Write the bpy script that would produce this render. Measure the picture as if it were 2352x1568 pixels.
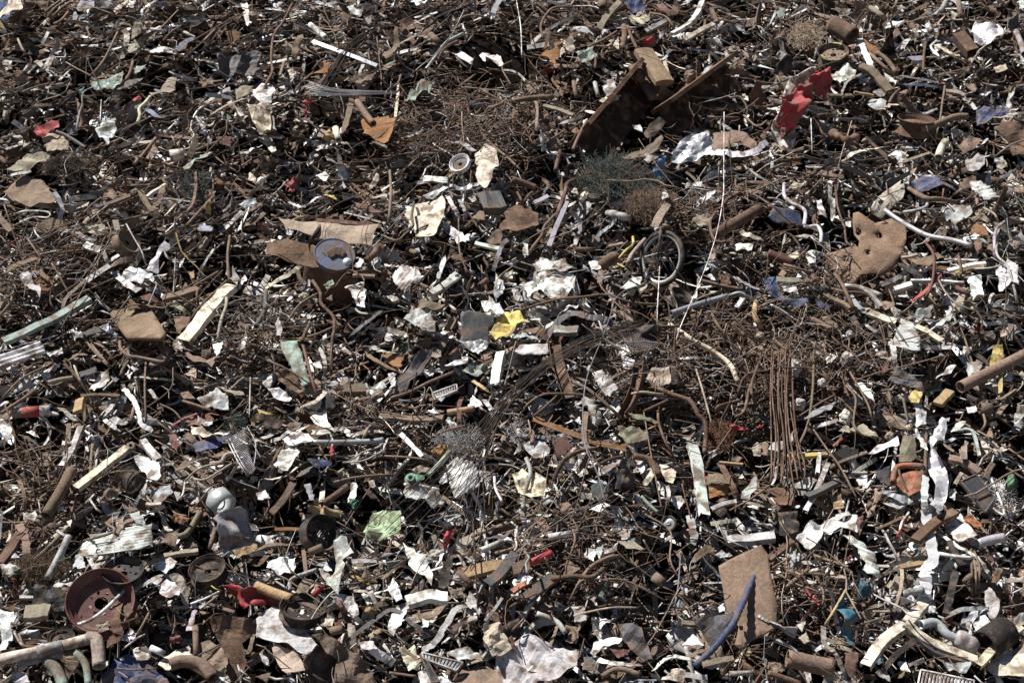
import bpy, bmesh, math, random
import numpy as np
from mathutils import Vector, noise, Matrix

random.seed(7); rng = np.random.default_rng(7)
S = bpy.context.scene
for o in list(bpy.data.objects): bpy.data.objects.remove(o)
COL = S.collection

# ------------------------------------------------------------------ camera, sky, sun
CAMZ = 2.6
cam = bpy.data.cameras.new("camera"); cam.lens = 50; cam.sensor_width = 36; cam.clip_end = 2000
co = bpy.data.objects.new("camera", cam); COL.objects.link(co)
co.location = (0, 0, CAMZ); co.rotation_euler = (math.radians(90), 0, 0); S.camera = co
SUN = Vector((-0.46, -0.07, 0.88)).normalized()
w = bpy.data.worlds.new("World"); S.world = w; w.use_nodes = True
sky = w.node_tree.nodes.new("ShaderNodeTexSky"); sky.sky_type = 'NISHITA'; sky.sun_disc = False; sky.altitude = 2500; sky.air_density = 0.7; sky.dust_density = 0.2
sky.sun_elevation = math.asin(SUN.z); sky.sun_rotation = math.atan2(SUN.x, SUN.y)
bg = w.node_tree.nodes["Background"]; bg.inputs[1].default_value = 0.05
w.node_tree.links.new(sky.outputs[0], bg.inputs[0])
sl = bpy.data.lights.new("sun", 'SUN'); sl.energy = 5.0; sl.angle = math.radians(0.5); sl.color = (1, 0.955, 0.9)
so = bpy.data.objects.new("sun", sl); COL.objects.link(so); so.location = (-6, -3, 20)
so.rotation_euler = SUN.to_track_quat('Z', 'Y').to_euler()
S.cycles.diffuse_bounces = 2; S.cycles.max_bounces = 6
S.view_settings.view_transform = 'Standard'; S.view_settings.look = 'None'
S.view_settings.exposure = 0.75; S.view_settings.gamma = 1

# ------------------------------------------------------------------ the slope and the map from photo to slope
T = 0.36; A0 = -10.66; B0 = 0.906
TH = math.atan(B0); CT, ST = math.cos(TH), math.sin(TH)
NS = Vector((0, -ST, CT)); VS = Vector((0, CT, ST)); US = Vector((1, 0, 0))
def und(x, y): return 0.10*math.sin(1.1*x+0.7*y+1)+0.06*math.sin(2.3*x-1.7*y)+0.04*math.sin(3.7*x+2.9*y+2)
def und_np(x, y): return 0.10*np.sin(1.1*x+0.7*y+1)+0.06*np.sin(2.3*x-1.7*y)+0.04*np.sin(3.7*x+2.9*y+2)
def raydir(X, Y): return Vector(((X-1176)/1176*T, 1.0, (784-Y)/1176*T))
def P(X, Y, L=0.0):
    d = raydir(X, Y); u = 0.0
    for _ in range(5):
        y = (A0+(L+u)/CT)/(d.z-B0)
        u = und(d.x*y, y)
    return Vector((d.x*y, y, CAMZ+d.z*y))
def pxm(X, Y): return P(X, Y).y*2*T/2352
def project(p): return 1176+p[0]/p[1]/T*1176, 784-(p[2]-CAMZ)/p[1]/T*1176
def capz(x):
    t = np.clip((np.asarray(x, float)+5.74)/0.22, 0, 1); t = t*t*(3-2*t)
    return 6.33+(7.05-6.33)*t
PITS = [(1155,95,75,48),(1392,275,110,60),(1500,240,80,50),(1640,690,80,36),(765,905,60,36),(985,905,110,34),(1500,770,80,36),
        (1850,905,60,34),(1960,925,80,26),(2230,335,60,30),(105,245,50,22),(640,372,40,30),(560,190,60,26),(2000,190,40,30),(345,690,50,26),
        (700,150,30,25),(900,700,50,30),(1880,330,40,26),(60,330,40,24),(470,870,60,26),(1040,890,60,30),(1400,1300,80,40),(1830,1190,40,30),
        (560,1420,60,40),(1560,1440,60,40),(2120,430,60,30),(1560,560,60,40),(2000,960,80,30),(830,1120,60,24),(250,830,60,24),(1330,560,50,24)]
def pit_np(X, Y):
    d = np.zeros_like(X)
    for (a, b, ra, rb) in PITS:
        q = ((X-a)/ra)**2+((Y-b)/rb)**2
        d = np.maximum(d, np.exp(-q*q))
    return d

# ------------------------------------------------------------------ materials (base colour from the piece's own colour attribute)
def new_mat(name, rough=0.6, metal=0.0, dirt=(0.10,0.065,0.045), lo=0.5, hi=0.62, amt=0.8, var=0.35, dark=0.35, bump=0.3, scale=9, spec=0.25):
    m = bpy.data.materials.new(name); m.use_nodes = True; nt = m.node_tree; N = nt.nodes; K = nt.links
    b = N["Principled BSDF"]; b.inputs["Specular IOR Level"].default_value = spec
    at = N.new("ShaderNodeAttribute"); at.attribute_name = "Col"
    tc = N.new("ShaderNodeTexCoord"); oi = N.new("ShaderNodeObjectInfo")
    off = N.new("ShaderNodeVectorMath"); off.operation = 'MULTIPLY_ADD'
    cmb = N.new("ShaderNodeCombineXYZ")
    for i in range(3): K.new(oi.outputs["Random"], cmb.inputs[i])
    off.inputs[1].default_value = (37, 51, 23)
    K.new(cmb.outputs[0], off.inputs[0]); K.new(tc.outputs["Object"], off.inputs[2])
    def tex(s, d=6, r=0.6):
        n = N.new("ShaderNodeTexNoise"); n.inputs["Scale"].default_value = s; n.inputs["Detail"].default_value = d; n.inputs["Roughness"].default_value = r
        K.new(off.outputs[0], n.inputs["Vector"]); return n
    n1, n2, n3 = tex(scale), tex(scale*5, 4, 0.7), tex(scale*0.45, 3)
    def ramp(src, a, bb, c0, c1):
        r = N.new("ShaderNodeMapRange"); r.inputs[1].default_value = a; r.inputs[2].default_value = bb; r.inputs[3].default_value = c0; r.inputs[4].default_value = c1
        K.new(src, r.inputs[0]); return r.outputs[0]
    v1 = ramp(n2.outputs[0], 0.25, 0.75, 1-var, 1+var)
    v2 = ramp(n3.outputs[0], 0.3, 0.7, 1-dark, 1+dark*0.6)
    mu = N.new("ShaderNodeMath"); mu.operation = 'MULTIPLY'; K.new(v1, mu.inputs[0]); K.new(v2, mu.inputs[1])
    sc = N.new("ShaderNodeVectorMath"); sc.operation = 'SCALE'; K.new(at.outputs["Color"], sc.inputs[0]); K.new(mu.outputs[0], sc.inputs["Scale"])
    mx = N.new("ShaderNodeMix"); mx.data_type = 'RGBA'
    msk = ramp(n1.outputs[0], lo, hi, 0, amt); K.new(msk, mx.inputs[0]); K.new(sc.outputs[0], mx.inputs[6])
    dc = N.new("ShaderNodeMix"); dc.data_type = 'RGBA'; dc.inputs[6].default_value = (*[c*0.6 for c in dirt], 1); dc.inputs[7].default_value = (*[c*1.7 for c in dirt], 1)
    K.new(n2.outputs[0], dc.inputs[0]); K.new(dc.outputs[2], mx.inputs[7])
    K.new(mx.outputs[2], b.inputs["Base Color"])
    r1 = N.new("ShaderNodeMix"); r1.data_type = 'FLOAT'; r1.inputs[2].default_value = rough; r1.inputs[3].default_value = 0.92; K.new(msk, r1.inputs[0]); K.new(r1.outputs[0], b.inputs["Roughness"])
    if metal:
        r2 = N.new("ShaderNodeMix"); r2.data_type = 'FLOAT'; r2.inputs[2].default_value = metal; r2.inputs[3].default_value = 0.0; K.new(msk, r2.inputs[0]); K.new(r2.outputs[0], b.inputs["Metallic"])
    bp = N.new("ShaderNodeBump"); bp.inputs["Strength"].default_value = bump; bp.inputs["Distance"].default_value = 0.02
    K.new(n2.outputs[0], bp.inputs["Height"]); K.new(bp.outputs[0], b.inputs["Normal"])
    return m
MATS = [new_mat("flaking_paint", 0.5, 0, (0.13,0.092,0.066), 0.46, 0.60, 0.88, 0.28, 0.3, 0.35),
        new_mat("rusty_steel", 0.88, 0, (0.20,0.14,0.10), 0.48, 0.66, 0.7, 0.4, 0.35, 0.5, spec=0.2),
        new_mat("bare_metal", 0.45, 0.3, (0.12,0.095,0.075), 0.52, 0.68, 0.7, 0.15, 0.2, 0.2),
        new_mat("fabric_and_plastic", 0.6, 0, (0.13,0.095,0.07), 0.46, 0.64, 0.8, 0.12, 0.15, 0.2),
        new_mat("stone_and_wood", 0.95, 0, (0.11,0.08,0.06), 0.5, 0.7, 0.6, 0.3, 0.3, 0.6, spec=0.2)]
# colour code -> linear base colour, material index, word
PAL = {'W':((0.70,0.70,0.685),0,'white'), 'C':((0.60,0.545,0.43),0,'cream'), 'E':((0.33,0.28,0.22),4,'beige'), 'G':((0.36,0.37,0.38),2,'galvanised grey'),
       'A':((0.66,0.665,0.67),2,'silver'), 'L':((0.39,0.39,0.385),0,'light grey'), 'D':((0.075,0.075,0.08),0,'dark grey'), 'K':((0.018,0.018,0.02),3,'black'),
       'N':((0.175,0.128,0.095),1,'dusty brown'), 'R':((0.115,0.07,0.05),1,'rust brown'), 'O':((0.23,0.115,0.05),1,'orange rusted'), 'B':((0.05,0.065,0.125),0,'blue'),
       'b':((0.19,0.215,0.265),0,'pale blue'), 'r':((0.33,0.045,0.05),3,'red'), 'm':((0.12,0.05,0.045),3,'maroon'), 'Y':((0.50,0.39,0.13),0,'yellow'),
       'g':((0.06,0.17,0.10),3,'green'), 'p':((0.26,0.32,0.27),0,'pale green'), 'T':((0.36,0.26,0.15),4,'tan'), 'F':((0.50,0.47,0.42),4,'pale concrete'),
       'U':((0.15,0.15,0.10),0,'olive'), 'o':((0.29,0.115,0.06),0,'orange'), 'e':((0.04,0.125,0.16),3,'teal'), 'l':((0.10,0.25,0.44),3,'bright blue'),
       'k':((0.04,0.034,0.03),1,'blackened'), 'x':((0.035,0.055,0.05),3,'dark green'), 'v':((0.30,0.40,0.25),0,'pale green')}
def jit(c, a=0.18):
    f = 1+random.uniform(-a, a); return tuple(max(0.004, min(0.85, x*f*(1+random.uniform(-0.05, 0.05)))) for x in c)

# ------------------------------------------------------------------ object helpers
def set_col(me, col):
    a = me.color_attributes.new("Col", 'FLOAT_COLOR', 'POINT')
    n = len(me.vertices); arr = np.ones((n, 4), np.float32); arr[:, :3] = col
    a.data.foreach_set("color", arr.ravel())
def link(name, me, parent=None, loc=(0,0,0)):
    o = bpy.data.objects.new(name, me); COL.objects.link(o); o.location = loc
    if parent is not None: o.parent = parent
    return o
def from_bm(name, bm, code, parent=None, loc=(0,0,0), smooth=False, col=None):
    me = bpy.data.meshes.new(name); bm.normal_update(); bm.to_mesh(me); bm.free()
    c, mi, _ = PAL[code]; set_col(me, col if col is not None else jit(c)); me.materials.append(MATS[mi])
    if smooth: me.polygons.foreach_set("use_smooth", np.ones(len(me.polygons), bool))
    return link(name, me, parent, loc)
def empty(name, loc): 
    o = bpy.data.objects.new(name, None); COL.objects.link(o); o.location = loc; o.empty_display_size = 0.1; return o
def tag(o, label=None, cat=None, group=None, kind=None):
    if label: o["label"] = label
    if cat: o["category"] = cat
    if group: o["group"] = group
    if kind: o["kind"] = kind
    return o
def quads(name, V, F, colv, mats, midx, smooth, parent=None, loc=(0,0,0)):
    me = bpy.data.meshes.new(name); n = len(F)
    me.vertices.add(len(V)); me.vertices.foreach_set("co", np.ascontiguousarray(V, np.float32).ravel())
    me.loops.add(n*4); me.polygons.add(n)
    me.loops.foreach_set("vertex_index", np.ascontiguousarray(F, np.int32).ravel())
    me.polygons.foreach_set("loop_start", np.arange(0, n*4, 4, dtype=np.int32)); me.polygons.foreach_set("loop_total", np.full(n, 4, np.int32))
    for m in mats: me.materials.append(m)
    me.polygons.foreach_set("material_index", np.ascontiguousarray(midx, np.int32))
    me.polygons.foreach_set("use_smooth", np.ascontiguousarray(smooth, bool))
    me.update(calc_edges=True)
    a = me.color_attributes.new("Col", 'FLOAT_COLOR', 'POINT')
    arr = np.ones((len(V), 4), np.float32); arr[:, :3] = colv; a.data.foreach_set("color", arr.ravel())
    return link(name, me, parent, loc)

REC = []       # things whose label is worked out from their look and their neighbours
LM = []        # landmarks: (short name, X, Y)

# ------------------------------------------------------------------ shape builders
def spline(pts, n=5):
    """Catmull-Rom through tuples"""
    if len(pts) < 3: 
        return [tuple(np.array(pts[0])*(1-t)+np.array(pts[1])*t) for t in np.linspace(0, 1, n+1)]
    p = [np.array(q, float) for q in pts]; p = [2*p[0]-p[1]]+p+[2*p[-1]-p[-2]]; out = []
    for i in range(1, len(p)-2):
        for k in range(n):
            t = k/n; a, b, c, d = p[i-1], p[i], p[i+1], p[i+2]
            out.append(tuple(0.5*((2*b)+(c-a)*t+(2*a-5*b+4*c-d)*t*t+(3*b-a-3*c+d)*t**3)))
    out.append(tuple(p[-2])); return out
def frames(path, up=NS, roll=0.0, twist=0.0):
    fr = []; n = len(path)
    for i, p in enumerate(path):
        t = (path[min(i+1, n-1)]-path[max(i-1, 0)]).normalized()
        s = t.cross(up)
        if s.length < 1e-3: s = t.cross(Vector((1,0,0)))
        s.normalize(); nn = s.cross(t)
        a = roll+twist*i/max(1, n-1)
        fr.append((p, s*math.cos(a)+nn*math.sin(a), nn*math.cos(a)-s*math.sin(a)))
    return fr
def sweep(bm, path, prof, up=NS, roll=0.0, twist=0.0, radii=None, inner=None, cap=True):
    """prof: closed loop of (side, normal) in metres; inner: second loop of the same length for a hollow section"""
    fr = frames(path, up, roll, twist); rings = []; irs = []
    for i, (p, s, nn) in enumerate(fr):
        k = radii[i] if radii else 1.0
        rings.append([bm.verts.new(p+s*(a*k)+nn*(b*k)) for a, b in prof])
        if inner: irs.append([bm.verts.new(p+s*(a*k)+nn*(b*k)) for a, b in inner])
    m = len(prof)
    for i in range(len(rings)-1):
        for j in range(m):
            bm.faces.new((rings[i][j], rings[i][(j+1)%m], rings[i+1][(j+1)%m], rings[i+1][j]))
            if inner: bm.faces.new((irs[i][j], irs[i+1][j], irs[i+1][(j+1)%m], irs[i][(j+1)%m]))
    for e, fl in ((0, True), (-1, False)):
        if inner:
            for j in range(m):
                q = (rings[e][j], irs[e][j], irs[e][(j+1)%m], rings[e][(j+1)%m]); bm.faces.new(q if fl else q[::-1])
        elif cap:
            q = rings[e]; bm.faces.new(q[::-1] if fl else q)
def circ(r, n, b=1.0): return [(r*math.cos(2*math.pi*i/n), r*b*math.sin(2*math.pi*i/n)) for i in range(n)]
def rect(a, b): return [(-a,-b),(a,-b),(a,b),(-a,b)]
def lathe(bm, prof, n=32, a0=0, a1=2*math.pi, M=Matrix()):
    """prof: (radius, height) open line, turned round local Z"""
    full = abs(a1-a0-2*math.pi) < 1e-6; k = n if full else n+1
    R = [[bm.verts.new(M @ Vector((r*math.cos(a0+(a1-a0)*j/n), r*math.sin(a0+(a1-a0)*j/n), h))) for r, h in prof] for j in range(k)]
    for j in range(n):
        q0, q1 = R[j], R[(j+1)%k]
        for i in range(len(prof)-1): bm.faces.new((q0[i], q1[i], q1[i+1], q0[i+1]))
def disc_holes(bm, r_out, holes, z, M, th=0.006, n=48):
    """flat disc with round holes [(x, y, r)]"""
    loops = [[(r_out*math.cos(2*math.pi*i/n), r_out*math.sin(2*math.pi*i/n)) for i in range(n)]]
    for hx, hy, hr in holes: loops.append([(hx+hr*math.cos(-2*math.pi*i/16), hy+hr*math.sin(-2*math.pi*i/16)) for i in range(16)])
    es = []; nv = []
    for lp in loops:
        vs = [bm.verts.new((x, y, z)) for x, y in lp]; nv += vs
        es += [bm.edges.new((vs[i], vs[(i+1)%len(vs)])) for i in range(len(vs))]
    r = bmesh.ops.triangle_fill(bm, edges=es, use_beauty=True, use_dissolve=False)
    fs = [g for g in r['geom'] if isinstance(g, bmesh.types.BMFace)]
    r = bmesh.ops.solidify(bm, geom=fs, thickness=th)
    allv = set(nv)|{g for g in r['geom'] if isinstance(g, bmesh.types.BMVert)}
    for v in allv: v.co = M @ v.co
def tri(x): return abs((x % 2.0)-1.0)-0.5
def tilted(amt, mode=''):
    if mode == 'f': n = Vector((random.uniform(-.25,.25), -0.9, 0.42+random.uniform(-.1,.1)))
    elif mode == 'u': n = Vector((-0.2+random.uniform(-.2,.2), -0.52, 0.85))
    elif mode == 'd': n = Vector((0.62, -0.75, 0.15))
    else:
        n = NS+Vector((random.uniform(-1,1), random.uniform(-.35,.5), random.uniform(-.6,.6)))*amt
    n.normalize()
    if n.y > -0.38: n.y = -0.38; n.normalize()
    return n
def sheet(name, code, pts, style=1, mode='', L=0.07, holes=(), thick=0.005, ribs=0, parent=None, cut=None, ragged=True, amp=None, col=None, normal=None):
    """a piece of sheet with the outline seen in the photograph, lying at its own tilt, dented, creased and of real thickness"""
    cx = sum(p[0] for p in pts)/len(pts); cy = sum(p[1] for p in pts)/len(pts)
    c = P(cx, cy, L); n = normal or tilted(0.33, mode); camp = Vector((0, 0, CAMZ))
    def hit(X, Y):
        d = raydir(X, Y); t = (c-camp).dot(n)/d.dot(n); return camp+d*t
    q = [hit(*p) for p in pts]; e1 = (q[1]-q[0]); e1 = (e1-n*e1.dot(n)).normalized(); e2 = n.cross(e1)
    loc2 = lambda p: ((p-c).dot(e1), (p-c).dot(e2))
    P2 = [loc2(p) for p in q]
    size = max(max(a for a, b in P2)-min(a for a, b in P2), max(b for a, b in P2)-min(b for a, b in P2))
    def rough(lp, j):
        out = []
        for i in range(len(lp)):
            a, b = lp[i], lp[(i+1)%len(lp)]; d = math.hypot(b[0]-a[0], b[1]-a[1]); k = max(1, int(d/(size*0.12)))
            out.append(a)
            for t in range(1, k):
                f = t/k+random.uniform(-.2,.2)/k; o = random.gauss(0, j)*size
                out.append((a[0]+(b[0]-a[0])*f-(b[1]-a[1])/d*o, a[1]+(b[1]-a[1])*f+(b[0]-a[0])/d*o))
        return out
    bm = bmesh.new(); loops = [rough(P2, 0.02 if ragged else 0.002)]
    for hx, hy, hr in holes:
        lp = [loc2(hit(hx+hr*math.cos(2*math.pi*i/18), hy+hr*math.sin(2*math.pi*i/18))) for i in range(18)]; loops.append(lp)
    if len(loops) == 1:
        bm.faces.new([bm.verts.new((a, b, 0)) for a, b in loops[0]])
    else:
        es = []
        for lp in loops:
            vs = [bm.verts.new((a, b, 0)) for a, b in lp]; es += [bm.edges.new((vs[i], vs[(i+1)%len(vs)])) for i in range(len(vs))]
        bmesh.ops.triangle_fill(bm, edges=es, use_beauty=True, use_dissolve=False)
    if cut is None: cut = 5 if size < 0.12 else 8 if size < 0.3 else 12 if size < 0.6 else 16
    if style == 0 and not ribs: cut = min(cut, 7)
    ang = 0.0 if ribs else random.uniform(0, 3)
    rng2 = size*0.75
    for k in range(-cut, cut+1):
        for a in (ang, ang+math.pi/2):
            if ribs and a == ang: continue
            no = Vector((math.cos(a), math.sin(a), 0))
            bmesh.ops.bisect_plane(bm, geom=bm.verts[:]+bm.edges[:]+bm.faces[:], plane_co=no*(rng2*k/cut), plane_no=no)
    if ribs:
        ys = [v.co.y for v in bm.verts]; y0, y1 = min(ys), max(ys)
        for k in range(1, ribs*4):
            bmesh.ops.bisect_plane(bm, geom=bm.verts[:]+bm.edges[:]+bm.faces[:], plane_co=Vector((0, y0+(y1-y0)*k/(ribs*4), 0)), plane_no=Vector((0,1,0)))
    if amp is None: amp = {0:0.016, 1:0.055, 2:0.085, 3:0.08}[style]
    folds = [(random.uniform(0, 6.28), random.uniform(2.2, 6.0)/size, random.uniform(0, 2), random.uniform(.35, 1)) for _ in range({0:1,1:3,2:6,3:4}[style])]
    sd = Vector((random.uniform(0,99), random.uniform(0,99), 0)); bend = random.uniform(-1, 1)*(0.5 if style else 0.1); ba = random.uniform(0, 3.1)
    for v in bm.verts:
        x, y = v.co.x, v.co.y; z = 0.0
        for fa, ff, fo, fw in folds:
            s = x*math.cos(fa)+y*math.sin(fa)
            z += fw*(tri(s*ff+fo) if style in (1, 2) else math.sin(s*ff*2.2+fo+2*noise.noise(v.co*3/size+sd)))*amp*size*(0.8 if style == 2 else 1)
        z += noise.noise(Vector((x, y, 0))*(3.0/size)+sd)*amp*size*1.4
        if style: z += noise.noise(Vector((x, y, 0))*(9.0/size)+sd)*amp*size*(0.3 if style == 1 else 0.6)
        s = (x*math.cos(ba)+y*math.sin(ba))/size; z += bend*s*s*size*0.35
        if ribs:
            f = ((y-y0)/(y1-y0)*ribs) % 1.0; z += (0.014 if f < 0.55 else -0.012)
        v.co.z = z
    bmesh.ops.solidify(bm, geom=bm.faces[:], thickness=thick)
    M = Matrix((e1, e2, n)).transposed().to_4x4()
    bm.transform(M)
    return _fin(name, bm, code, parent, c, style in (0, 3), col)
def _fin(name, bm, code, parent, c, smooth, col=None):
    loc = c if parent is None else Vector(c)-Vector(parent.location)
    return from_bm(name, bm, code, parent, loc, smooth, col)
def path_of(pts, L, arch=0.03, n=5, wob=0.0):
    sp = spline(pts, n); m = len(sp); out = []
    ph = random.uniform(0, 6)
    for i, (X, Y) in enumerate(sp):
        t = i/max(1, m-1)
        out.append(P(X, Y, L+arch*math.sin(math.pi*t)-(0.05 if arch else 0)*(abs(2*t-1)**4)+wob*math.sin(7*t+ph)))
    return out
def bar(name, code, pts, wpx, kind, L=0.1, parent=None, radii=None, roll=None, twist=0.0, arch=None, col=None):
    cx, cy = pts[len(pts)//2]; wm = wpx*pxm(cx, cy); r = wm/2
    straight = len(pts) == 2
    n = 2 if straight else 5
    if kind in 'hlu': n = 8 if straight else 5
    if kind == 't': n = 12 if straight else 7
    if kind in 'rbz' : n = 7
    pth = path_of(pts, L, (0.0 if straight or kind in 'phqlu' else 0.03) if arch is None else arch, n)
    c = pth[len(pth)//2].copy(); loc = [p-c for p in pth]; bm = bmesh.new(); sm = False
    if roll is None: roll = random.uniform(-.35,.35)
    if kind == 'r': sweep(bm, loc, circ(r, 8)); sm = True
    elif kind == 'b':
        tot = sum((loc[i+1]-loc[i]).length for i in range(len(loc)-1)); k = min(160, max(12, int(tot/(r*1.1))))
        fine = []; 
        for i in range(k+1):
            f = i/k*(len(loc)-1); j = min(int(f), len(loc)-2); fine.append(loc[j].lerp(loc[j+1], f-j))
        sweep(bm, fine, circ(r, 8), radii=[1.12 if i % 2 else 0.86 for i in range(k+1)]); sm = True
    elif kind == 'p': sweep(bm, loc, circ(r, 20), inner=circ(r*0.86 if r > 0.03 else r*0.75, 20)); sm = True
    elif kind == 'z': sweep(bm, loc, circ(r, 16), radii=radii and [np.interp(i/(len(loc)-1)*(len(radii)-1), range(len(radii)), radii) for i in range(len(loc))]); sm = True
    elif kind == 't':
        tw = twist if twist else random.uniform(-.8,.8); jt = r*(.22 if code in 'AWCLG' else .1)
        loc = [p+NS*random.gauss(0, jt)+US*random.gauss(0, jt*.5) for p in loc]; sweep(bm, loc, rect(r, max(0.0025, r*0.06)), roll=roll, twist=tw, radii=[random.uniform(.84, 1.1) for _ in loc])
    elif kind == 'h': 
        hh = min(r*.8, 0.008+r*0.22); k = random.uniform(.3, .8)*r*.5; ph = random.uniform(0, 6)
        loc = [p+NS*(k*.3*math.sin(ph+i*.9))+VS*(k*.12*math.sin(ph*2+i*1.3)) for i, p in enumerate(loc)]
        pf = [(-r,-hh),(r,-hh),(r,hh*.8),(r*.93,hh),(-r*.93,hh),(-r,hh*.8)]
        if code in 'WCLADpG' and r > .012: t = max(.003, r*.12); pf = [(-r,-hh*1.6),(-r+t,-hh*1.6),(-r+t,hh-t),(r-t,hh-t),(r-t,-hh*1.6),(r,-hh*1.6),(r,hh),(-r,hh)]
        sweep(bm, loc, pf, roll=roll, radii=[random.uniform(.9, 1.06) for _ in loc])
    elif kind == 'q': sweep(bm, loc, rect(r, r*0.8), roll=roll, inner=rect(r*0.88, r*0.68))
    elif kind == 'l':
        t = max(0.004, r*0.1); sweep(bm, loc, [(-r,-r*.6),(-r+t,-r*.6),(-r+t,r*.6-t),(r,r*.6-t),(r,r*.6),(-r,r*.6)][::-1], roll=roll)
    elif kind == 'u':
        t = max(0.004, r*0.1); d = r*0.9; sweep(bm, loc, [(-r,-d),(r,-d),(r,d*.6),(r-t,d*.6),(r-t,-d+t),(-r+t,-d+t),(-r+t,d*.6),(-r,d*.6)], roll=roll)
    return _fin(name, bm, code, parent, c, sm, col)
def lump(name, code, pts, L=0.06, parent=None):
    cx = sum(p[0] for p in pts)/len(pts); cy = sum(p[1] for p in pts)/len(pts); c = P(cx, cy, L); m = pxm(cx, cy)
    bm = bmesh.new(); bmesh.ops.create_icosphere(bm, subdivisions=3, radius=1); sd = Vector((random.uniform(0,50),)*3)
    angs = sorted((math.atan2(-(y-cy), x-cx), math.hypot(x-cx, y-cy)) for x, y in pts); aa = [a for a, _ in angs]; rr = [r for _, r in angs]
    aa = [aa[-1]-2*math.pi]+aa+[aa[0]+2*math.pi]; rr = [rr[-1]]+rr+[rr[0]]; rm = sum(rr)/len(rr)
    for v in bm.verts:
        d = v.co.copy(); h = math.hypot(d.x, d.z); r = np.interp(math.atan2(d.z, d.x), aa, rr); k = r*h+rm*0.8*(1-h)
        cell = noise.voronoi(d*1.7+sd)[0][0]; f = 0.88+0.28*noise.noise(d*1.3+sd)+0.22*noise.noise(d*3.5+sd)-0.15*cell
        v.co = Vector((d.x*k, d.y*rm*0.8, d.z*k))*(m*f)
    return _fin(name, bm, code, parent, c, False)
# ------------------------------------------------------------------ ground and the core of the heap
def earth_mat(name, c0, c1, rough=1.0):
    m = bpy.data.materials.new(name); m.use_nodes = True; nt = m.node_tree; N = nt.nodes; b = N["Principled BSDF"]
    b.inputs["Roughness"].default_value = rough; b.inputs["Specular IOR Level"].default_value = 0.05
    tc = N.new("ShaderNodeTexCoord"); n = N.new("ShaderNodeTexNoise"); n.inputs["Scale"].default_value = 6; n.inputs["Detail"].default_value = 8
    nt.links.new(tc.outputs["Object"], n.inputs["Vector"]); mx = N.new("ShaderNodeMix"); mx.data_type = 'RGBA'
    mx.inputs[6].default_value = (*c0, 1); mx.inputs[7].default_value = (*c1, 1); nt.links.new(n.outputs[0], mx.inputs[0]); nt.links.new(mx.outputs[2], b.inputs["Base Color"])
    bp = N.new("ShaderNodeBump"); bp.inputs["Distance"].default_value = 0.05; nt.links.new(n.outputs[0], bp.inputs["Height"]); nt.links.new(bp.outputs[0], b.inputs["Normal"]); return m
EARTH = earth_mat("heap_soil", (0.004, 0.0032, 0.0027), (0.015, 0.011, 0.008)); DIRT = earth_mat("yard_dirt", (0.08, 0.065, 0.05), (0.16, 0.13, 0.10))  # heap soil coloured near black so the gaps read as deep shade
bm = bmesh.new(); bmesh.ops.create_grid(bm, x_segments=8, y_segments=8, size=400)
me = bpy.data.meshes.new("ground"); bm.to_mesh(me); bm.free(); me.materials.append(DIRT); g = link("ground", me); tag(g, "flat dirt yard at the foot of the scrap heap", "ground", kind="structure")
CORE = 0.40
_lat = np.random.default_rng(3).uniform(0, 1, (128, 128))
def vnoise(x, y):
    xi = np.floor(x).astype(int); yi = np.floor(y).astype(int); fx = x-xi; fy = y-yi; fx = fx*fx*(3-2*fx); fy = fy*fy*(3-2*fy); g = lambda i, j: _lat[i % 128, j % 128]
    return (g(xi, yi)*(1-fx)+g(xi+1, yi)*fx)*(1-fy)+(g(xi, yi+1)*(1-fx)+g(xi+1, yi+1)*fx)*fy
def relief(x, y):
    """hollows between the clumps of scrap, as deep as a forearm"""
    n = vnoise(x*3.1+40, y*3.6+9)*.62+vnoise(x*6.7+3, y*7.9+60)*.38
    t = np.clip((n-.43)/.22, 0, 1); return 0.36*(1-t*t*(3-2*t))
def heap_core():
    xs = np.linspace(-10, 10, 241); ys = np.concatenate([np.linspace(8.4, 17, 150), np.linspace(17.3, 27, 40)])
    X, Y = np.meshgrid(xs, ys); Zp = CAMZ+A0+B0*Y
    PX = 1176+X/Y/T*1176; PY = 784-(Zp-CAMZ)/Y/T*1176
    d = CORE+0.55*pit_np(PX, PY)+relief(X, Y)*np.clip((15.4-Y)/.5, .12, 1)-0.22*np.clip((Y-15.2)/.5, 0, 1)-und_np(X, Y)+0.07*np.sin(5.1*X+3*Y)*np.sin(4.3*Y-2*X)
    Z = np.minimum(Zp-d/CT, capz(X)-0.05-0.04*np.sin(3*X+2*Y)-np.maximum(0, Y-17)*0.08)
    edge = np.clip((np.abs(X)-8.2)/1.8, 0, 1); Z = Z*(1-edge*edge)-0.2*edge
    Z = np.maximum(Z, -0.2); Z = np.where(Y > 24, np.minimum(Z, (27-Y)*2), Z)
    V = np.stack([X, Y, Z], -1).reshape(-1, 3); nx = len(xs); F = []
    for j in range(len(ys)-1):
        a = j*nx+np.arange(nx-1); F.append(np.stack([a, a+1, a+nx+1, a+nx], 1))
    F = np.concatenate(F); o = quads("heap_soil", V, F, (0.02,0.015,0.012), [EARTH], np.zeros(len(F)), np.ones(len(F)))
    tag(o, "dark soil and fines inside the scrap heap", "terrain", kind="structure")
heap_core()
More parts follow.
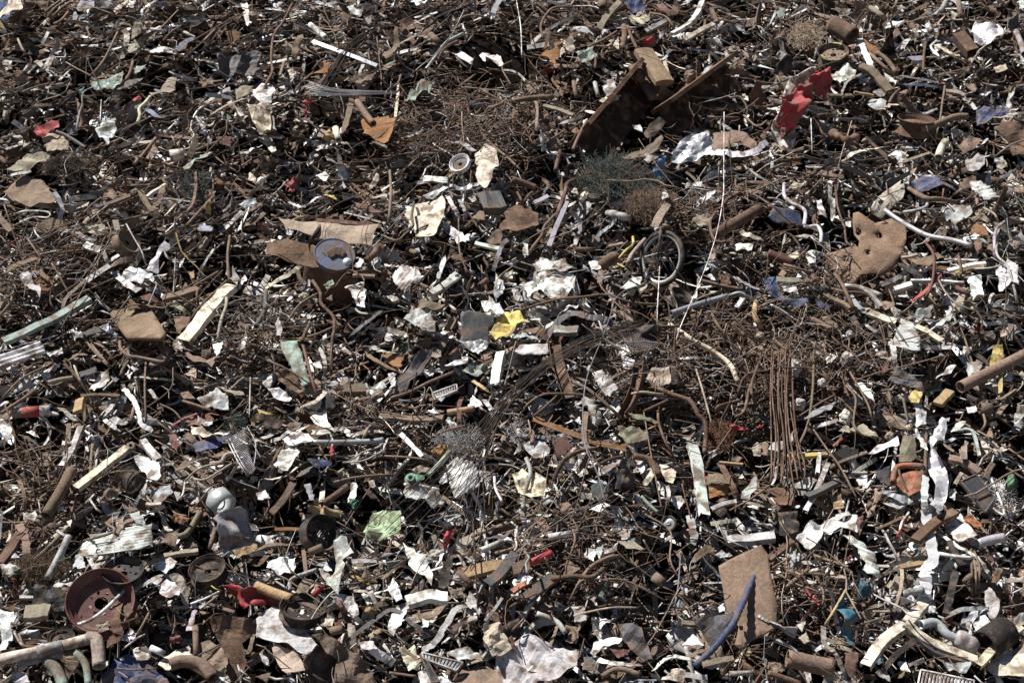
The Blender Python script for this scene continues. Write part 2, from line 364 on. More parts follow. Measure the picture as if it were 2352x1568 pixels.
# ------------------------------------------------------------------ pieces read off the photograph: kind, colour, outline or centre line ; label ; short name
DATA = """
@0,0
s1u C 0,175 0,125 55,75 95,22 130,0 190,10 210,80 140,120 100,160; cream sheet metal piece at the very top left corner under the sky; cream corner sheet
s0 N 0,190 50,215 90,260 60,290 0,250
b22 N 440,160 500,80 600,10
b22 N 470,170 560,80 650,20
b22 N 500,220 560,190 630,110
b20 N 420,110 480,60 560,0
s1 b 700,70 745,10 860,5 870,70 800,90 720,100; faded blue sheet at the top edge between bundled thick rods and a cream board; faded blue sheet
s1 b 610,215 690,110 715,150 650,220
s0 C 1040,90 1100,40 1190,0 1180,30 1090,100 1050,120; long cream board cut off by the top edge of the heap; cream top board
s2 E 1200,380 1215,270 1290,170 1310,240 1290,330 1230,370; crumpled beige sheet standing upright with a torn top; upright beige sheet
s2 E 1170,460 1230,380 1310,350 1320,430 1260,490 1190,500
t25 G 1310,180 1305,100 1360,50 1430,10
p30 W 1385,270 1510,290
r16 N 1500,370 1580,290 1660,240
r10 N 1690,540 1980,290 2340,70
r10 N 1730,400 2000,240 2200,130
t40 N 1850,390 1960,280 2000,240
s1 B 1600,470 1690,370 1800,335 1770,390 1650,480; dull blue metal flap between thin diagonal rods at upper left; dull blue flap
s0f O 2080,290 2210,300 2200,380 2110,390
s2u A 2215,40 2270,30 2290,200 2250,190 2230,110
s2f D 1990,530 2090,500 2200,495 2330,475 2400,500 2400,690 2250,700 2080,705 2010,640; big dark grey crumpled car panel with long creases; dark grey car panel
s0 U 2160,840 2230,790 2330,790 2290,860 2180,920; olive chequer plate with a dented corner beside white sacking; olive chequer plate
s2u W 1340,450 1400,470 1460,420 1580,440 1500,480 1390,495
s2 p 830,760 1000,730 1010,680 1130,640 1120,760 1060,770 990,830 860,810; pale green torn sheet, the larger of two close together; larger pale green sheet
s1 p 1210,670 1250,610 1350,600 1250,690; small pale green torn sheet beside a slanting brown stick; smaller pale green sheet
r30 N 1130,780 1190,680 1220,570
s0f D 1050,840 1190,740 1320,720 1250,780 1110,830
s1 E 1370,860 1480,800 1550,720 1620,720 1610,820 1540,860 1390,885; beige bent panel with a dark rusted mesh end; beige bent panel
s2 N 1840,740 1950,720 1960,770 1860,800
p32 C 1380,890 1330,950 1280,1000 1285,1060 1265,1130; cream ribbed hose hanging down with a pointed end; cream hanging hose
s1 r 1210,920 1270,880 1300,910 1230,935; small bright red scrap above the cream hanging hose; small red scrap
t55 b 1350,1000 1400,1040 1470,1080 1570,1060; curved blue grey bar with a row of square holes; blue perforated bar
s1f r 305,1210 350,1160 540,1110 550,1180 460,1200 400,1265 340,1245; bent bright red painted panel with a folded corner at upper left; red painted panel
s2u E 400,1260 480,1230 560,1240 640,1280 600,1340 520,1380 430,1390; torn beige sheet hanging under the red painted panel; torn beige sheet
p30 D 520,1210 600,1240 700,1300 790,1360
s2u W 880,1200 950,1100 1060,1090 1070,1170 990,1240 980,1300 890,1230; white crumpled rag-like sheet right of the red painted panel; white crumpled rag
s1 E 60,1560 250,1420 420,1410 490,1440 400,1500 320,1530 180,1568; long beige torn sheet above the brown shell at the left edge; long beige sheet
p110 C 1560,1435 1690,1420; short fat cream canister lying on its side; cream canister
s1u p 1680,1540 1820,1430 1900,1385 1960,1420 1800,1490 1700,1560; pale green yellow folded board leaning up to the right; pale green board
t60 N 1720,1490 1760,1390 1800,1270
p30 N 1230,1510 1330,1400 1430,1270
s0 R 2000,1260 2130,1260 2110,1350 2020,1320; small rust brown mesh panel; rusty mesh panel
b20 N 220,840 330,800 450,770
r22 E 165,360 200,440 240,500
r8 K 790,770 800,520 870,420
r8 K 960,900 870,700 790,520
r12 L 760,1000 760,860 850,800
r20 L 700,1210 730,1040 760,960
r9 W 920,1110 930,920
s0 g 2080,1060 2110,1045 2130,1100 2095,1115; tiny green plate tied to a perforated grey strip; tiny green plate
t40 E 1900,1080 2080,970 2320,880
h30 C 440,620 490,520
s2u C 2260,990 2300,930 2400,900 2470,980 2500,1150 2480,1230 2400,1200 2320,1120; large cream plastic sack hanging over the debris; cream plastic sack
s2u W 2310,900 2330,800 2400,760 2500,770 2540,840 2480,900 2400,930; white crumpled sack above the cream plastic sack; white crumpled sack
r22 N 830,700 950,560 1080,300
t36 L 400,650 440,560 485,520
s1 W 20,570 60,550 110,560 100,610 30,600
@1,0
r24 R 330,40 250,200 160,340 140,560 150,660 80,800 40,940; long wavy rust brown rod running down beside the dark grey car panel; long wavy rod
s0 R 770,130 800,110 880,150 840,220 790,190
s1f N 320,560 330,430 380,330 430,330 440,380 390,480 370,550; dusty brown slotted cover standing on edge; slotted brown cover
t30 L 1000,560 960,650 940,750
s1 O 480,690 600,640 640,550 680,600 660,660 560,700; orange rusted bowl-shaped piece beside the slanting wire bundle; orange bowl piece
p60 N 930,930 1000,1040 1080,1140; cut brown post end with frayed black fibres over an orange sheet; frayed post end
s1u O 1000,1090 1110,1070 1290,1100 1260,1170 1190,1280 990,1260 980,1180; orange rusted sheet with a white left edge at upper middle; orange rusted sheet
s2u W 2040,500 2200,500 2270,570 2140,570 2080,540
b26 R 1690,560 1700,490 1770,420 1850,380
p28 G 1560,640 1620,560 1740,400 1800,360 1900,310
s1 N 1160,520 1250,400 1330,290 1310,400 1250,540 1200,560
s1 N 1480,340 1560,280 1650,220 1620,270 1540,340
p60 N 1600,320 1690,400
s2 p 1360,900 1430,830 1540,750 1620,800 1580,860 1480,880 1400,930; pale green and rusty crumpled sheet below the white box; pale green crumple
h26 C 1310,760 1300,900 1280,1080
c r 420,930 480,920 500,880 495,960 470,1030 450,1080 440,1050 460,980; small red and white torn rag at upper left of the middle, below a wire fan; upper red rag
k T 600,1250 640,1190 720,1210 700,1290 640,1310; tan broken lump left of the orange rusted sheet; tan lump
p60 C 730,1180 760,1290
t50 N 780,1240 830,1120 880,910
s2 L 0,950 90,980 170,1100 180,1230 100,1200 60,1230 0,1130
s2u C 2010,1400 2100,1340 2210,1380 2230,1500 2150,1640 2090,1690 2030,1650 2050,1540; large cream torn sheet with a jagged lower tip, right of an alloy wheel; jagged cream sheet
b28 N 2140,990 2240,960 2351,880
s1 L 1730,1310 1800,1290 1920,1310 2030,1390 1980,1390 1860,1320
r18 N 1180,920 1210,830 1300,770 1330,690
p50 W 500,230 560,280 640,350
s0f R 1850,790 1990,690 2050,670 1950,750 1880,790
s1 E 560,1250 600,1180 650,1200 610,1260
r18 N 520,640 590,560 660,530
s1u C 60,1250 140,1290 190,1380 140,1400 80,1320
r14 N 2351,560 2260,620 2330,760 2351,800
s2 N 840,750 950,690 1100,660 1060,730 940,770
s1 L 830,60 900,80 990,110 950,160 860,110
t50 G 2170,180 2190,90 2240,0
r16 N 1830,220 1900,160 2010,140 2150,170
s1u W 1500,60 1420,20 1460,0 1580,20
h24 N 220,700 250,600 270,560
s2 C 300,640 340,620 350,720 320,760
@2,0
b24 N 290,360 265,240 320,130 400,70 560,65; thick ribbed rod bent like a shepherd's crook at the top of the heap; crook shaped rod
b20 N 700,430 850,360 960,290
r10 W 40,0 80,250 90,530
s1 R 270,430 320,300 360,200 340,330 330,420
s1 O 270,530 370,500 390,430 460,360 440,470 400,560 450,640 380,590; curled orange rusted sheet with a forked top near the top middle; curled orange sheet
s1 C 470,380 550,320 580,450 530,490 490,440
s2 p 585,490 640,460 740,450 790,530 710,560 770,610 700,600 640,560; pale green grey bowl-like sheet right of the curled orange sheet; pale green bowl
s1 B 1030,20 1090,0 1200,20 1230,100 1110,120 1060,80; deep blue broken sheet at the top edge of the heap; deep blue top sheet
s1 C 1070,150 1240,120 1260,190 1200,230 1090,200
h56 E 800,270 870,150 990,20; beige plank slanting up to the top edge left of the deep blue sheet; beige top plank
p80 N 835,-10 835,80
p55 R 1010,450 1035,340 1030,240; rust brown bottle-shaped tube standing upright; bottle shaped tube
s1 C 890,390 980,340 990,470
h40 L 1225,290 1340,230 1440,180
h50 W 1470,310 1600,240 1700,130 1750,10; white angled post rising to the top edge above the steel beams; white angled post
h44 C 1580,370 1700,300 1850,220
c r 1170,370 1260,350 1340,390 1310,420 1230,420; dull red crumpled rag above the grey brown steel block; dull red rag
s0 B 1410,480 1450,455 1485,465 1430,510; tiny bright blue chip right of the dull red rag; tiny blue chip
s2u L 830,800 870,750 930,730 960,800 930,880 870,890; shiny light grey crumpled foil piece left of the black beam hollow; grey foil piece
s2 C 800,930 870,880 1000,860 960,930 850,950
p45 N 0,930 180,900 370,890
p36 N 565,750 590,890
p38 G 760,760 790,880
t30 L 430,1140 560,1100 650,1060
t26 E 180,880 230,980 220,1200
h40 E 290,970 430,1010 560,1060
p30 N 560,1380 600,1280 650,1180 690,1110; slim brown pipe leaning on the lower beam flange; slim leaning pipe
p40 R 400,1568 430,1440 445,1390
s1 W 1100,1160 1180,1150 1200,1220 1150,1200
s1 N 1000,1440 1200,1370 1370,1260 1390,1300 1330,1390 1200,1450 1050,1460; long dusty car part with a blue painted underside; dusty car part
s2f G 1450,1490 1480,1400 1560,1280 1650,1220 1800,1220 1840,1300 1830,1400 1700,1480 1560,1510; crushed galvanised grey drum with peeling white patches; crushed grey drum
s1 N 1840,1210 1960,1195 2120,1220 2250,1310 2200,1390 2100,1290 1980,1350 1850,1390
t60 W 1740,1410 1900,1400 2190,1405 2340,1300; long white perforated strip bent at its right end below the crushed drum; white perforated strip
r9 W 1948,1030 1945,1568 1940,1798 1890,2098 1810,2368 1700,2648 1560,2968 1500,3140; thin white cord running down the slope right of the bicycle wheel; right white cord
r20 R 2010,900 2090,890 2140,950 2180,1050
r18 R 1800,1070 1900,1080 2090,1080
s1u W 2110,860 2170,890 2170,930 2130,920
s1 L 1730,680 1800,600 1860,580 1830,630 1760,680
k N 1570,700 1620,640 1690,640 1680,740 1620,790
k N 1930,640 2010,580 2160,650 2060,700
k N 1090,680 1180,620 1240,700 1150,770
t36 E 1400,560 1420,640 1450,720
s0 T 1420,650 1450,670 1440,720 1410,700
r20 N 1270,120 1400,150 1460,210 1500,280
t60 R 1350,40 1420,100 1490,120 1500,60
s0f D 380,880 410,830 440,880 420,900
p26 N 1060,240 1100,350 1150,450
b22 N 1890,170 1960,190 2050,220
s1u W 650,1090 700,1100 660,1180
h36 N 1830,80 1860,160 1880,210
s1 L 1150,1420 1350,1440 1250,1500
s2 E 1980,440 2080,420 2100,470 2000,480
r18 N 2130,1060 2250,1160 2340,1110
@3,0
s2u W 580,690 700,620 810,650 760,710 660,780; white muddy carrier sheet right of the red jacket; white muddy sheet
t50 A 840,360 890,480 950,620 1000,710; shiny silver foil strip hanging below the big rusty pipe; shiny foil strip
q110 R 1750,330 1820,420 1880,490; rust brown square box tube tilted down at upper right; square box tube
s0 O 870,360 940,390 1020,450 980,510 920,460; orange rusted flat sheet right of the big rusty pipe mouth; flat orange sheet
z50 E 940,70 1010,120 1080,180
p45 L 1640,0 1600,80 1530,150; light grey bent pipe open towards the viewer at the top right; grey bent pipe
p45 N 1750,20 1770,150
p24 R 1450,390 1430,520 1425,670; slim rusty pipe standing upright above the brown wheel rim; upright slim pipe
p26 R 1930,160 2020,200 2100,250
p50 W 1465,230 1500,300
s2u A 1830,260 1920,190 2050,230 2150,260 2130,340 1980,400 1900,390 1860,320; heap of crumpled bright silver foil at the right; crumpled silver foil
s1 W 1520,420 1600,400 1560,480 1540,490
t60 C 1600,440 1700,500 1820,550
h70 G 1300,550 1430,545
t34 b 1170,690 1350,720 1570,760; upper of two parallel pale blue metal rails; upper blue rail
t40 B 1240,775 1400,780 1545,800; lower of two parallel blue metal rails; lower blue rail
s1u W 1040,650 1090,680 1190,740 1170,780 1070,720
t24 L 860,680 740,740 680,850 690,940
c K 80,600 180,480 340,560 340,630 200,660 60,690; shiny black plastic bag left of the yellow marked wheel; black plastic bag
s1 L 980,830 1040,820 1090,870 1030,900 960,850
s1 L 900,960 960,910 1090,930 1080,1010 980,1010
t44 C 1070,1000 1130,960 1240,970
p60 N 1390,1190 1500,1160 1600,1120 1720,1075 1830,1070; long flattened brown tube lying in front of the brown wheel rim; flattened brown tube
r18 N 1540,1260 1580,1100 1600,950 1625,790
p72 C 1565,1450 1590,1370 1630,1300; cream cut pipe below the brown wheel rim; cream cut pipe
s1 N 1730,1350 1800,1280 1880,1240 1960,1270 1880,1380 1800,1410
s1f R 2070,1180 2160,1110 2340,1140 2400,1200 2400,1420 2250,1430 2200,1300; large rust brown torn sheet at the right edge; large torn rust sheet
s2 B 1910,1040 1950,990 2080,1010 2240,960 2200,1040 2050,1100 1920,1140; crushed blue metal piece near the right edge above the torn rust sheet; crushed blue piece
z95 R 600,1230 660,1260 740,1290 830,1250; rusty turned shaft with thick collars; collared shaft
t50 C 700,1470 800,1400 950,1370 1090,1350; long cream board spotted with rust below the collared shaft; rust spotted board
t40 N 1210,1500 1350,1450 1490,1400
s2u L 1810,1480 1900,1420 1990,1440 1990,1520 1900,1568 1830,1550
c D 2170,180 2220,100 2310,160 2330,270 2230,280; dark grey rubber bag at the top right; dark rubber bag
s1u W 2285,20 2340,-5 2400,0 2400,110 2330,80; white sheet cut off by the top right corner; white corner sheet
p24 N 1110,950 1150,880 1210,820
r15 N 340,1100 500,1050 630,1050
r10 E 770,1110 740,1210 680,1400 640,1568
r10 W 395,1090 405,1400
b32 N 930,490 1040,590 1150,690
s0 p 70,110 140,90 170,150 100,170
h80 N 850,600 980,680 1120,840; broad dark rusty beam behind the foil strip; broad rusty beam
h40 N 550,880 650,880 770,880
h36 T 790,850 880,865 970,880
s1 E 2070,620 2180,590 2200,640 2100,670
p50 L 2280,290 2330,420 2351,500
h50 E 1630,840 1720,850 1810,880
s1 N 1100,330 1180,280 1230,320 1130,360
r14 N 580,140 680,200 780,250
r18 N 860,320 950,310 1040,295
s2u W 1100,1430 1190,1380 1280,1390 1200,1470
s2u L 2080,1460 2160,1440 2200,1540 2110,1560
r13 E 2100,1425 2230,1330 2351,1290
s1 N 1250,200 1300,180 1360,260 1320,270
t30 R 1490,80 1420,150 1340,200
p40 N 1000,480 1100,560 1180,670
@0,1
s1u N 30,215 220,85 380,90 430,140 510,290 440,340 180,300 90,260; big dusty brown dished shell at the left edge; brown dished shell
t100 N 620,510 480,490 385,520 400,570 540,585; dusty brown bent block like a broken rectangular frame; broken brown frame
h66 W 780,680 850,710 930,730; short white angled bar left of a brown wheel rim; short white bar
t40 W 940,720 970,800 985,850
t44 L 520,640 600,560 700,570 800,620 890,630; light grey curved strip arching over a white bar; arched grey strip
s2 E 740,540 820,490 940,490 980,570 890,600
s1 G 1340,880 1430,800 1470,690 1530,600 1560,680 1480,790 1450,930; galvanised grey twisted sheet standing up right of a brown rim; twisted grey sheet
s1u W 1010,930 1080,905 1130,980 1300,1070 1240,1110 1120,1030; white curved crescent-shaped cover; white crescent cover
s2u W 1150,970 1190,910 1300,910 1400,950 1430,1020 1300,1030 1180,1020; white cracked lamp housing right of the white crescent cover; white lamp housing
l60 L 800,1020 900,950 1010,880
t50 N 1010,880 1130,820 1240,810
h80 p 30,1568 300,1450 560,1320 820,1170; long brown beam with flaking pale green paint at the left; green flaked beam
h130 C 1690,1568 1850,1370 2000,1180 2130,1060; long cream car pillar with flaking white paint; flaking cream pillar
s0 R 1590,1340 1750,1340 1740,1420 1680,1450 1660,1500 1630,1490; small reddish shovel-shaped plate right of the brown board; small shovel plate
h110 N 1500,1180 1650,1140 1820,1090; dusty brown board above the brown board slab; upper brown board
s2u L 140,920 210,900 300,1020 390,1130 370,1180 290,1120 200,1030; light grey crumpled flexible duct at the left; grey flexible duct
s0 N 290,930 380,910 460,990 440,1020 350,950
h44 N 920,330 1050,290 1200,230; dark perforated bar slanting up right of the dished shell; dark perforated bar
h45 N 1290,190 1340,290 1400,380
p30 N 1710,510 1830,380 1960,240; slim brown pole slanting up to the right above a blue lid; slim brown pole
c Y 1880,360 1900,230 1950,300 1920,400; yellow torn plastic hanging behind the slim brown pole; yellow torn plastic
s0 b 1790,520 1860,490 1960,520 1950,560 1830,560; pale blue grey lid right of a twisted grey sheet; pale blue lid
s0 N 970,220 1020,190 1070,240 1040,270
r16 W 130,400 240,370 440,380 440,430 300,430 120,510
r11 W 350,480 320,550 360,610 410,640
h60 N 0,440 60,510 110,560
t30 E 560,1340 600,1180 700,1080 790,1000
r16 N 250,620 320,720 400,840
r11 N 560,1450 740,1130 830,950 1000,640
z30 E 2000,1560 2030,1380 2080,1220 2060,1080; grey brown branch lying over the flaking cream pillar; grey branch
s1u L 2070,950 2140,880 2200,1000 2180,1060
b24 N 1780,1060 1900,990 2000,930
b24 N 1820,1220 1810,1120 1850,1060
r26 N 2110,1040 2090,800 2110,600
s1f G 910,1430 1000,1400 1080,1520 1000,1490
t70 N 20,960 120,880 330,800
r9 L 1590,1180 1610,800
r16 N 530,700 560,650 660,600 740,590
h36 C 1350,240 1420,190 1520,130
s1 N 1440,280 1460,170 1510,130 1520,200 1470,290
t30 N 1700,390 1770,300 1800,130 1790,0
r14 L 1340,860 1300,740 1220,600 1160,490
t20 W 1960,720 1860,880 1810,990
s1 R 1250,1180 1330,1140 1480,1130 1440,1220
s1 R 1170,1280 1200,1190 1400,1220 1430,1260
s1u W 2180,1060 2250,960 2270,1000 2200,1090
s1 G 2190,310 2270,270 2351,260 2351,330 2240,340
t40 U 1560,1240 1640,1250 1740,1320
s1 C 2290,20 2351,60 2351,120 2280,80
h50 E 1080,550 1060,460
r20 N 1760,1360 1800,1290 1900,1180 2000,1090 2080,1010
s0 K 740,1490 900,1430 940,1480 800,1520
r14 N 1140,1300 1180,1240 1300,1230 1500,1260 1560,1220 1650,1230
s0 T 1740,950 1780,920 1790,980 1750,1000
s2u W 640,1480 720,1480 780,1530 700,1560
@1,1
s1 E 210,450 560,460 700,470 1140,520 1060,690 920,680 540,620 290,540; broad dusty pinkish brown channel plank behind the blue drum lid; broad dusty plank
l40 R 550,460 850,480 1150,520
s1u C 1370,370 1560,280 1700,230 1740,280 1720,430 1620,560 1470,610 1420,520; large cream stained panel with black wires across it, above the middle; cream stained panel
r26 D 1450,290 1430,420 1440,510 1350,560
n3 W 1550,60 1770,70 1760,120 1540,115; small white corrugated sheet above the cream stained panel; white corrugated sheet
s2 G 1530,230 1620,190 1750,150 1900,160 2060,110 2060,140 1900,190 1750,190 1560,260
h230 D 2060,300 2270,280; dark grey square block above a brown bent plate; dark grey block
s2u W 1690,510 1760,500 1830,560 1980,610 1960,650 1840,640 1760,580
h36 W 2010,665 2130,695 2250,720; thin white straight bar at the middle above the big white sheets; thin white bar
n7 W 1260,960 1330,880 1400,890 1550,980 1420,1050 1370,1130 1270,1030; white ribbed radiator panel broken at its lower end in the middle; broken white radiator
s1u W 1200,1150 1250,1140 1310,1180 1250,1200
s1 G 1650,1020 1680,880 1740,780 1750,830 1700,950 1600,1070; long leaf-shaped grey sheet right of the broken white radiator; grey leaf sheet
h60 W 1600,1130 1730,1050 1860,960; white perforated bar below the grey leaf-shaped sheet; white perforated bar
s2u L 1330,1360 1430,1280 1540,1290 1650,1390 1640,1450 1530,1490 1450,1390; crumpled light grey plastic left of the dark grey scratched panel; crumpled grey plastic
s1 N 1450,1240 1490,1170 1620,1200 1740,1220 1650,1270 1500,1270
s2u W 2070,1210 2140,1180 2100,1110 2200,1200 2280,1290 2200,1310 2090,1270; white torn sheet above the yellow crumpled sheet; white torn sheet
s0f D 1880,1310 1960,1280 2180,1330 2200,1400 2130,1480 2150,1568 2080,1660 1900,1640 1870,1568; dark grey scratched panel left of the yellow crumpled sheet; dark scratched panel
s2u Y 2130,1480 2190,1390 2290,1320 2420,1305 2510,1370 2500,1400 2410,1420 2350,1490 2220,1560; bright yellow crumpled sheet beside the dark scratched panel; yellow crumpled sheet
c r 270,90 330,70 380,60 390,130 350,150 360,190 340,240 300,200 320,150 270,170; red and white torn rag above the broad dusty plank; lower red rag
s2u W 550,40 640,20 680,60 640,100 590,80
r28 Y 290,490 380,440 470,420; yellow stick lying at the left end of the broad dusty plank; yellow stick
t30 Y 630,220 700,240 760,280; yellow flat strip above the broad dusty plank; yellow flat strip
t35 G 460,330 540,260 590,240
t26 G 300,290 400,330 450,330
r40 k 510,640 560,560 595,500; black burnt rod poking up behind the blue drum lid; black burnt rod
t44 C 80,1080 300,950 450,840 600,780; long cream strip folded below the blue drum; long cream strip
r11 R 540,440 760,300 1060,170
r11 R 780,500 930,360 1110,180
b26 N 1230,0 1240,200 1230,350 1220,480; rope-like ribbed rod hanging straight down left of the cream stained panel; hanging ribbed rod
p60 R 1010,830 1080,770 1130,700 1190,720; rust brown elbow pipe right of the blue drum lid; rusty elbow pipe
s1u W 900,880 960,810 990,830 960,890
s2u W 820,1100 900,1040 990,1030 1010,1130 1000,1250 920,1230 880,1130; white twisted sheet left of the broken white radiator; white twisted sheet
b32 R 520,1010 590,1120 600,1220 710,1340 720,1450 700,1568 690,1850; long ribbed rusty rod bending down beside the green plate; bent ribbed rod
p45 D 90,1100 80,1280 0,1430
s1u L 175,1400 210,1350 245,1450 240,1530 190,1530
t40 D 860,1520 980,1420 1150,1290
r20 N 280,1400 400,1230 560,1130
p32 R 420,1568 460,1470 490,1420
k E 390,1180 440,1110 490,1130 500,1180 430,1210
s0 R 1780,790 1870,770 1910,830 1820,820
r15 N 1860,440 1870,740 1930,900 1990,980; thin rusty rod curving down past the grey leaf-shaped sheet; curving thin rod
r13 K 1450,560 1620,480 1800,440
s1 G 2200,950 2270,1000 2270,1120 2210,1200 2180,1140
r11 Y 2180,1120 2230,980 2351,880
p50 R 2050,1060 2120,1000
s1 G 2250,540 2300,420 2351,360 2351,540
s0 N 1980,440 2060,370 2110,390 2100,460
p40 R 1780,1700 1850,1640
t40 L 2180,920 2250,700 2320,620
s0 R 900,290 1040,320 1170,390 1100,390 920,340
s1 N 2120,640 2200,540 2260,560 2250,680 2160,690
s1 C 1040,180 1070,100 1110,30 1130,90 1070,170
s2 p 620,1050 700,1000 720,1040 650,1090
s1u W 1400,1190 1340,1160 1400,1120 1440,1150
s2u W 1740,990 1830,930 1870,950 1780,1010
s2u L 1060,840 1110,810 1160,880 1090,900
t40 L 1750,220 1810,330 1880,440
t30 L 1860,260 1910,350 1930,430
s0 N 640,1180 700,1140 700,1200
b20 N 440,1530 560,1500 700,1440
h30 N 890,960 1090,970
s1u W 1180,1540 1210,1490 1260,1568 1190,1568
s2 N 60,1480 150,1470 160,1540 80,1560
s1u W 1660,1500 1740,1470 1780,1480 1700,1520
r18 N 1150,590 1290,640 1370,580 1440,520
@2,1
h72 E 1300,530 1360,410 1430,310; weathered grey wooden stake above the bicycle wheel; wooden stake
r38 E 1060,870 1100,770 1220,630; beige wooden handle leaning left of the bicycle wheel; wooden handle
r9 W 1355,880 1350,1000 1335,1300 1335,1470; straight white cord hanging from the bicycle wheel; left white cord
p100 R 1840,600 2050,480 2270,350; thick rust brown pipe at the right of the bicycle wheel; thick rusty pipe
r28 R 1870,380 1820,480 1850,620 1920,660 2020,640; rusty hook-shaped rod at the end of the thick rusty pipe; rusty hook
p52 G 1460,1310 1700,1230 1980,1150; long grey pipe lying below the bicycle wheel; long grey pipe
r26 G 1980,1150 2100,1120 2200,1190
s2u W 200,960 330,900 570,960 560,1080 460,1180 300,1130 220,1080; largest white crumpled sheet of the bright patch in the middle; largest white sheet
s2u W 100,1040 200,1030 240,1100 140,1170; small white crumpled sheet on the left of the largest white sheet; small white sheet
s2u W 180,850 300,800 560,860 600,900 440,930 220,900; white crumpled sheet lying above the largest white sheet; upper white sheet
s1u W 700,830 800,840 820,900 730,910
s2u L 0,1080 70,1120 100,1200 20,1190
s1u W 120,600 160,600 150,780 100,760
h45 G 340,700 390,560 460,400 500,290; flat galvanised grey bar slanting above the white sheets; slanting grey bar
z40 R 380,490 450,310 490,190 510,120 580,80; rust brown stick with a hooked top above the white sheets; hooked brown stick
r28 N 150,770 200,690 270,600 300,510 400,400
s1 R 0,350 130,300 240,400 250,490 150,550 0,550 -120,520 -80,420; rust brown bent plate below the dark grey block; rust brown bent plate
h36 A 200,300 330,235
z70 L 880,390 980,410 1080,440; light grey wrapped roll under the green wire wool; grey wrapped roll
r26 Y 950,850 1040,740 1110,680 1110,610; orange yellow hose curling left of the bicycle wheel; yellow hose
r22 Y 930,840 1040,890
b100 R 830,870 890,820 950,790; rusty coil spring left of the bicycle wheel; rusty coil
s1u W 990,1080 1080,1000 1190,980 1180,1050 1050,1090; white plate under the bicycle wheel's left side; white plate under wheel
t30 K 1080,1000 1200,1070
r22 R 0,1310 200,1240 420,1180 640,1160 870,1140 1100,1210 1400,1230; long wavy brown cable crossing below the big white sheets; long brown cable
r14 N 800,1000 830,1080 1000,1260 1100,1340
t62 D 240,1640 420,1390 560,1310 700,1340 850,1360 920,1420; long dark grey arched strip below the bicycle wheel; dark arched strip
h90 L 390,1470 610,1465; light grey square tube piece under the dark arched strip; grey square tube
t90 R 100,1460 250,1470 350,1540
s2u L 10,1530 100,1490 200,1500 250,1560
b24 R 1130,1420 1400,1430 1600,1420 1900,1380
b24 R 1170,1440 1400,1490 1700,1480
p45 C 1440,1408 1680,1568 1830,1648 2000,1778 2075,1940; long cream pipe bending down at its rusty right end; long cream pipe
t34 L 1480,1380 1530,1310 1590,1300
s1u W 1980,690 2100,660 2220,680 2200,730 2060,730; white oval cap right of the bicycle wheel; white oval cap
s1 R 1890,950 1990,950 2010,1040 1930,1050; small rust brown pouch right of the bicycle wheel; small brown pouch
h36 R 1740,1010 1900,1050 2100,1090
t50 L 2050,980 2170,1050 2351,1120
s1u W 1790,960 1830,950 1870,1010 1830,1000
s1u W 1740,260 1800,200 1870,185 1830,250 1780,270
s1u W 1660,140 1700,105 1750,110 1730,150
s1 E 1650,460 1700,410 1820,400 1830,490 1730,520
s1 N 2150,90 2340,100 2351,130 2160,120
s1 N 2130,160 2230,170 2330,210 2200,210
b30 R 1960,330 1970,270 2090,200
b20 R 1640,1568 1700,1400 1750,1250
r24 N 1970,1530 1880,1400 1830,1300
r10 b 820,1560 900,1340 950,1180 1060,1090 1270,1030; pale blue cord, upper stretch curving left below the bicycle wheel; upper blue cord
z50 T 2240,1200 2230,1330 2290,1440; gnarled tan root among the rusty rods; tan root
k E 2240,1500 2290,1470 2320,1500 2300,1560
t50 C 2070,560 2180,590 2290,630
s2u W 640,1240 480,1280 430,1330 520,1230
p40 N 580,720 740,725
r20 N 300,975 400,930 450,880 490,820
s2u W 1380,260 1380,200 1430,190 1440,250
r14 E 550,560 480,580 430,600
s1 C 430,200 470,190 520,260 480,270
s1 C 500,150 600,170 610,220 540,200
s2 C 610,280 650,200 720,150 700,230 640,290
h40 W 2100,1180 2140,1150 2060,1260
c K 1110,1460 1280,1420 1370,1480 1300,1568 1100,1568
s2u W 1740,960 1700,1060 1640,1200 1700,1100
p60 R 0,80 120,120 220,160
r24 R 50,200 80,260 100,310
r28 R 110,300 150,230 200,190
s1u W 0,640 10,620 30,640 20,660
s2 L 600,560 640,500 620,620 590,700 530,720
r14 E 1540,1310 1700,1180 1890,1110
@3,1
s1 B 1310,110 1400,60 1560,55 1600,130 1480,180 1370,190; blue bent sheet at right above the plate with round holes; blue bent sheet
z46 N 1290,160 1440,250 1560,260 1730,290
p46 G 1070,360 1180,440 1330,530 1480,600 1700,640 1870,690; long galvanised grey hose arching behind the plate with round holes; arching grey hose
r28 L 1250,380 1380,360 1450,330 1465,295
p34 W 150,120 150,230 220,300 340,370 340,510 450,510 490,580 480,670; white zigzag bent conduit left of the plate with round holes; white zigzag conduit
s2u W 520,120 570,140 600,260 620,370 660,470 620,450 560,310 550,200; long white curled strip above the plate with round holes; white curled strip
s2u W 410,240 450,260 500,320 540,410 470,420 450,330; short white torn strip left of the white curled strip; short torn strip
s0f B 0,420 60,330 180,350 300,400 330,520 200,500 60,480; dark blue panel behind the white zigzag conduit; dark blue panel
s1u W 690,480 760,465 765,520 710,510
r22 R 620,130 640,330 700,520 720,650 770,710 785,850; rusty bent rod hanging in front of the plate with round holes; rod before plate
s1 B 0,980 70,980 110,1090 150,1160 360,1200 370,1230 240,1250 100,1190 0,1130 -40,1040; curved blue shovel-like plate with a rusty rim; blue shovel plate
h60 E 80,1000 250,1010 440,1000; beige plank lying on the curved blue plate; beige plank
s1u W 120,1040 260,1060 280,1130 150,1110
b34 R 600,930 680,1040 740,1170 800,1300; rusty drive chain hanging from the plate with round holes; rusty chain
p52 L 700,1060 850,1080 1040,1150
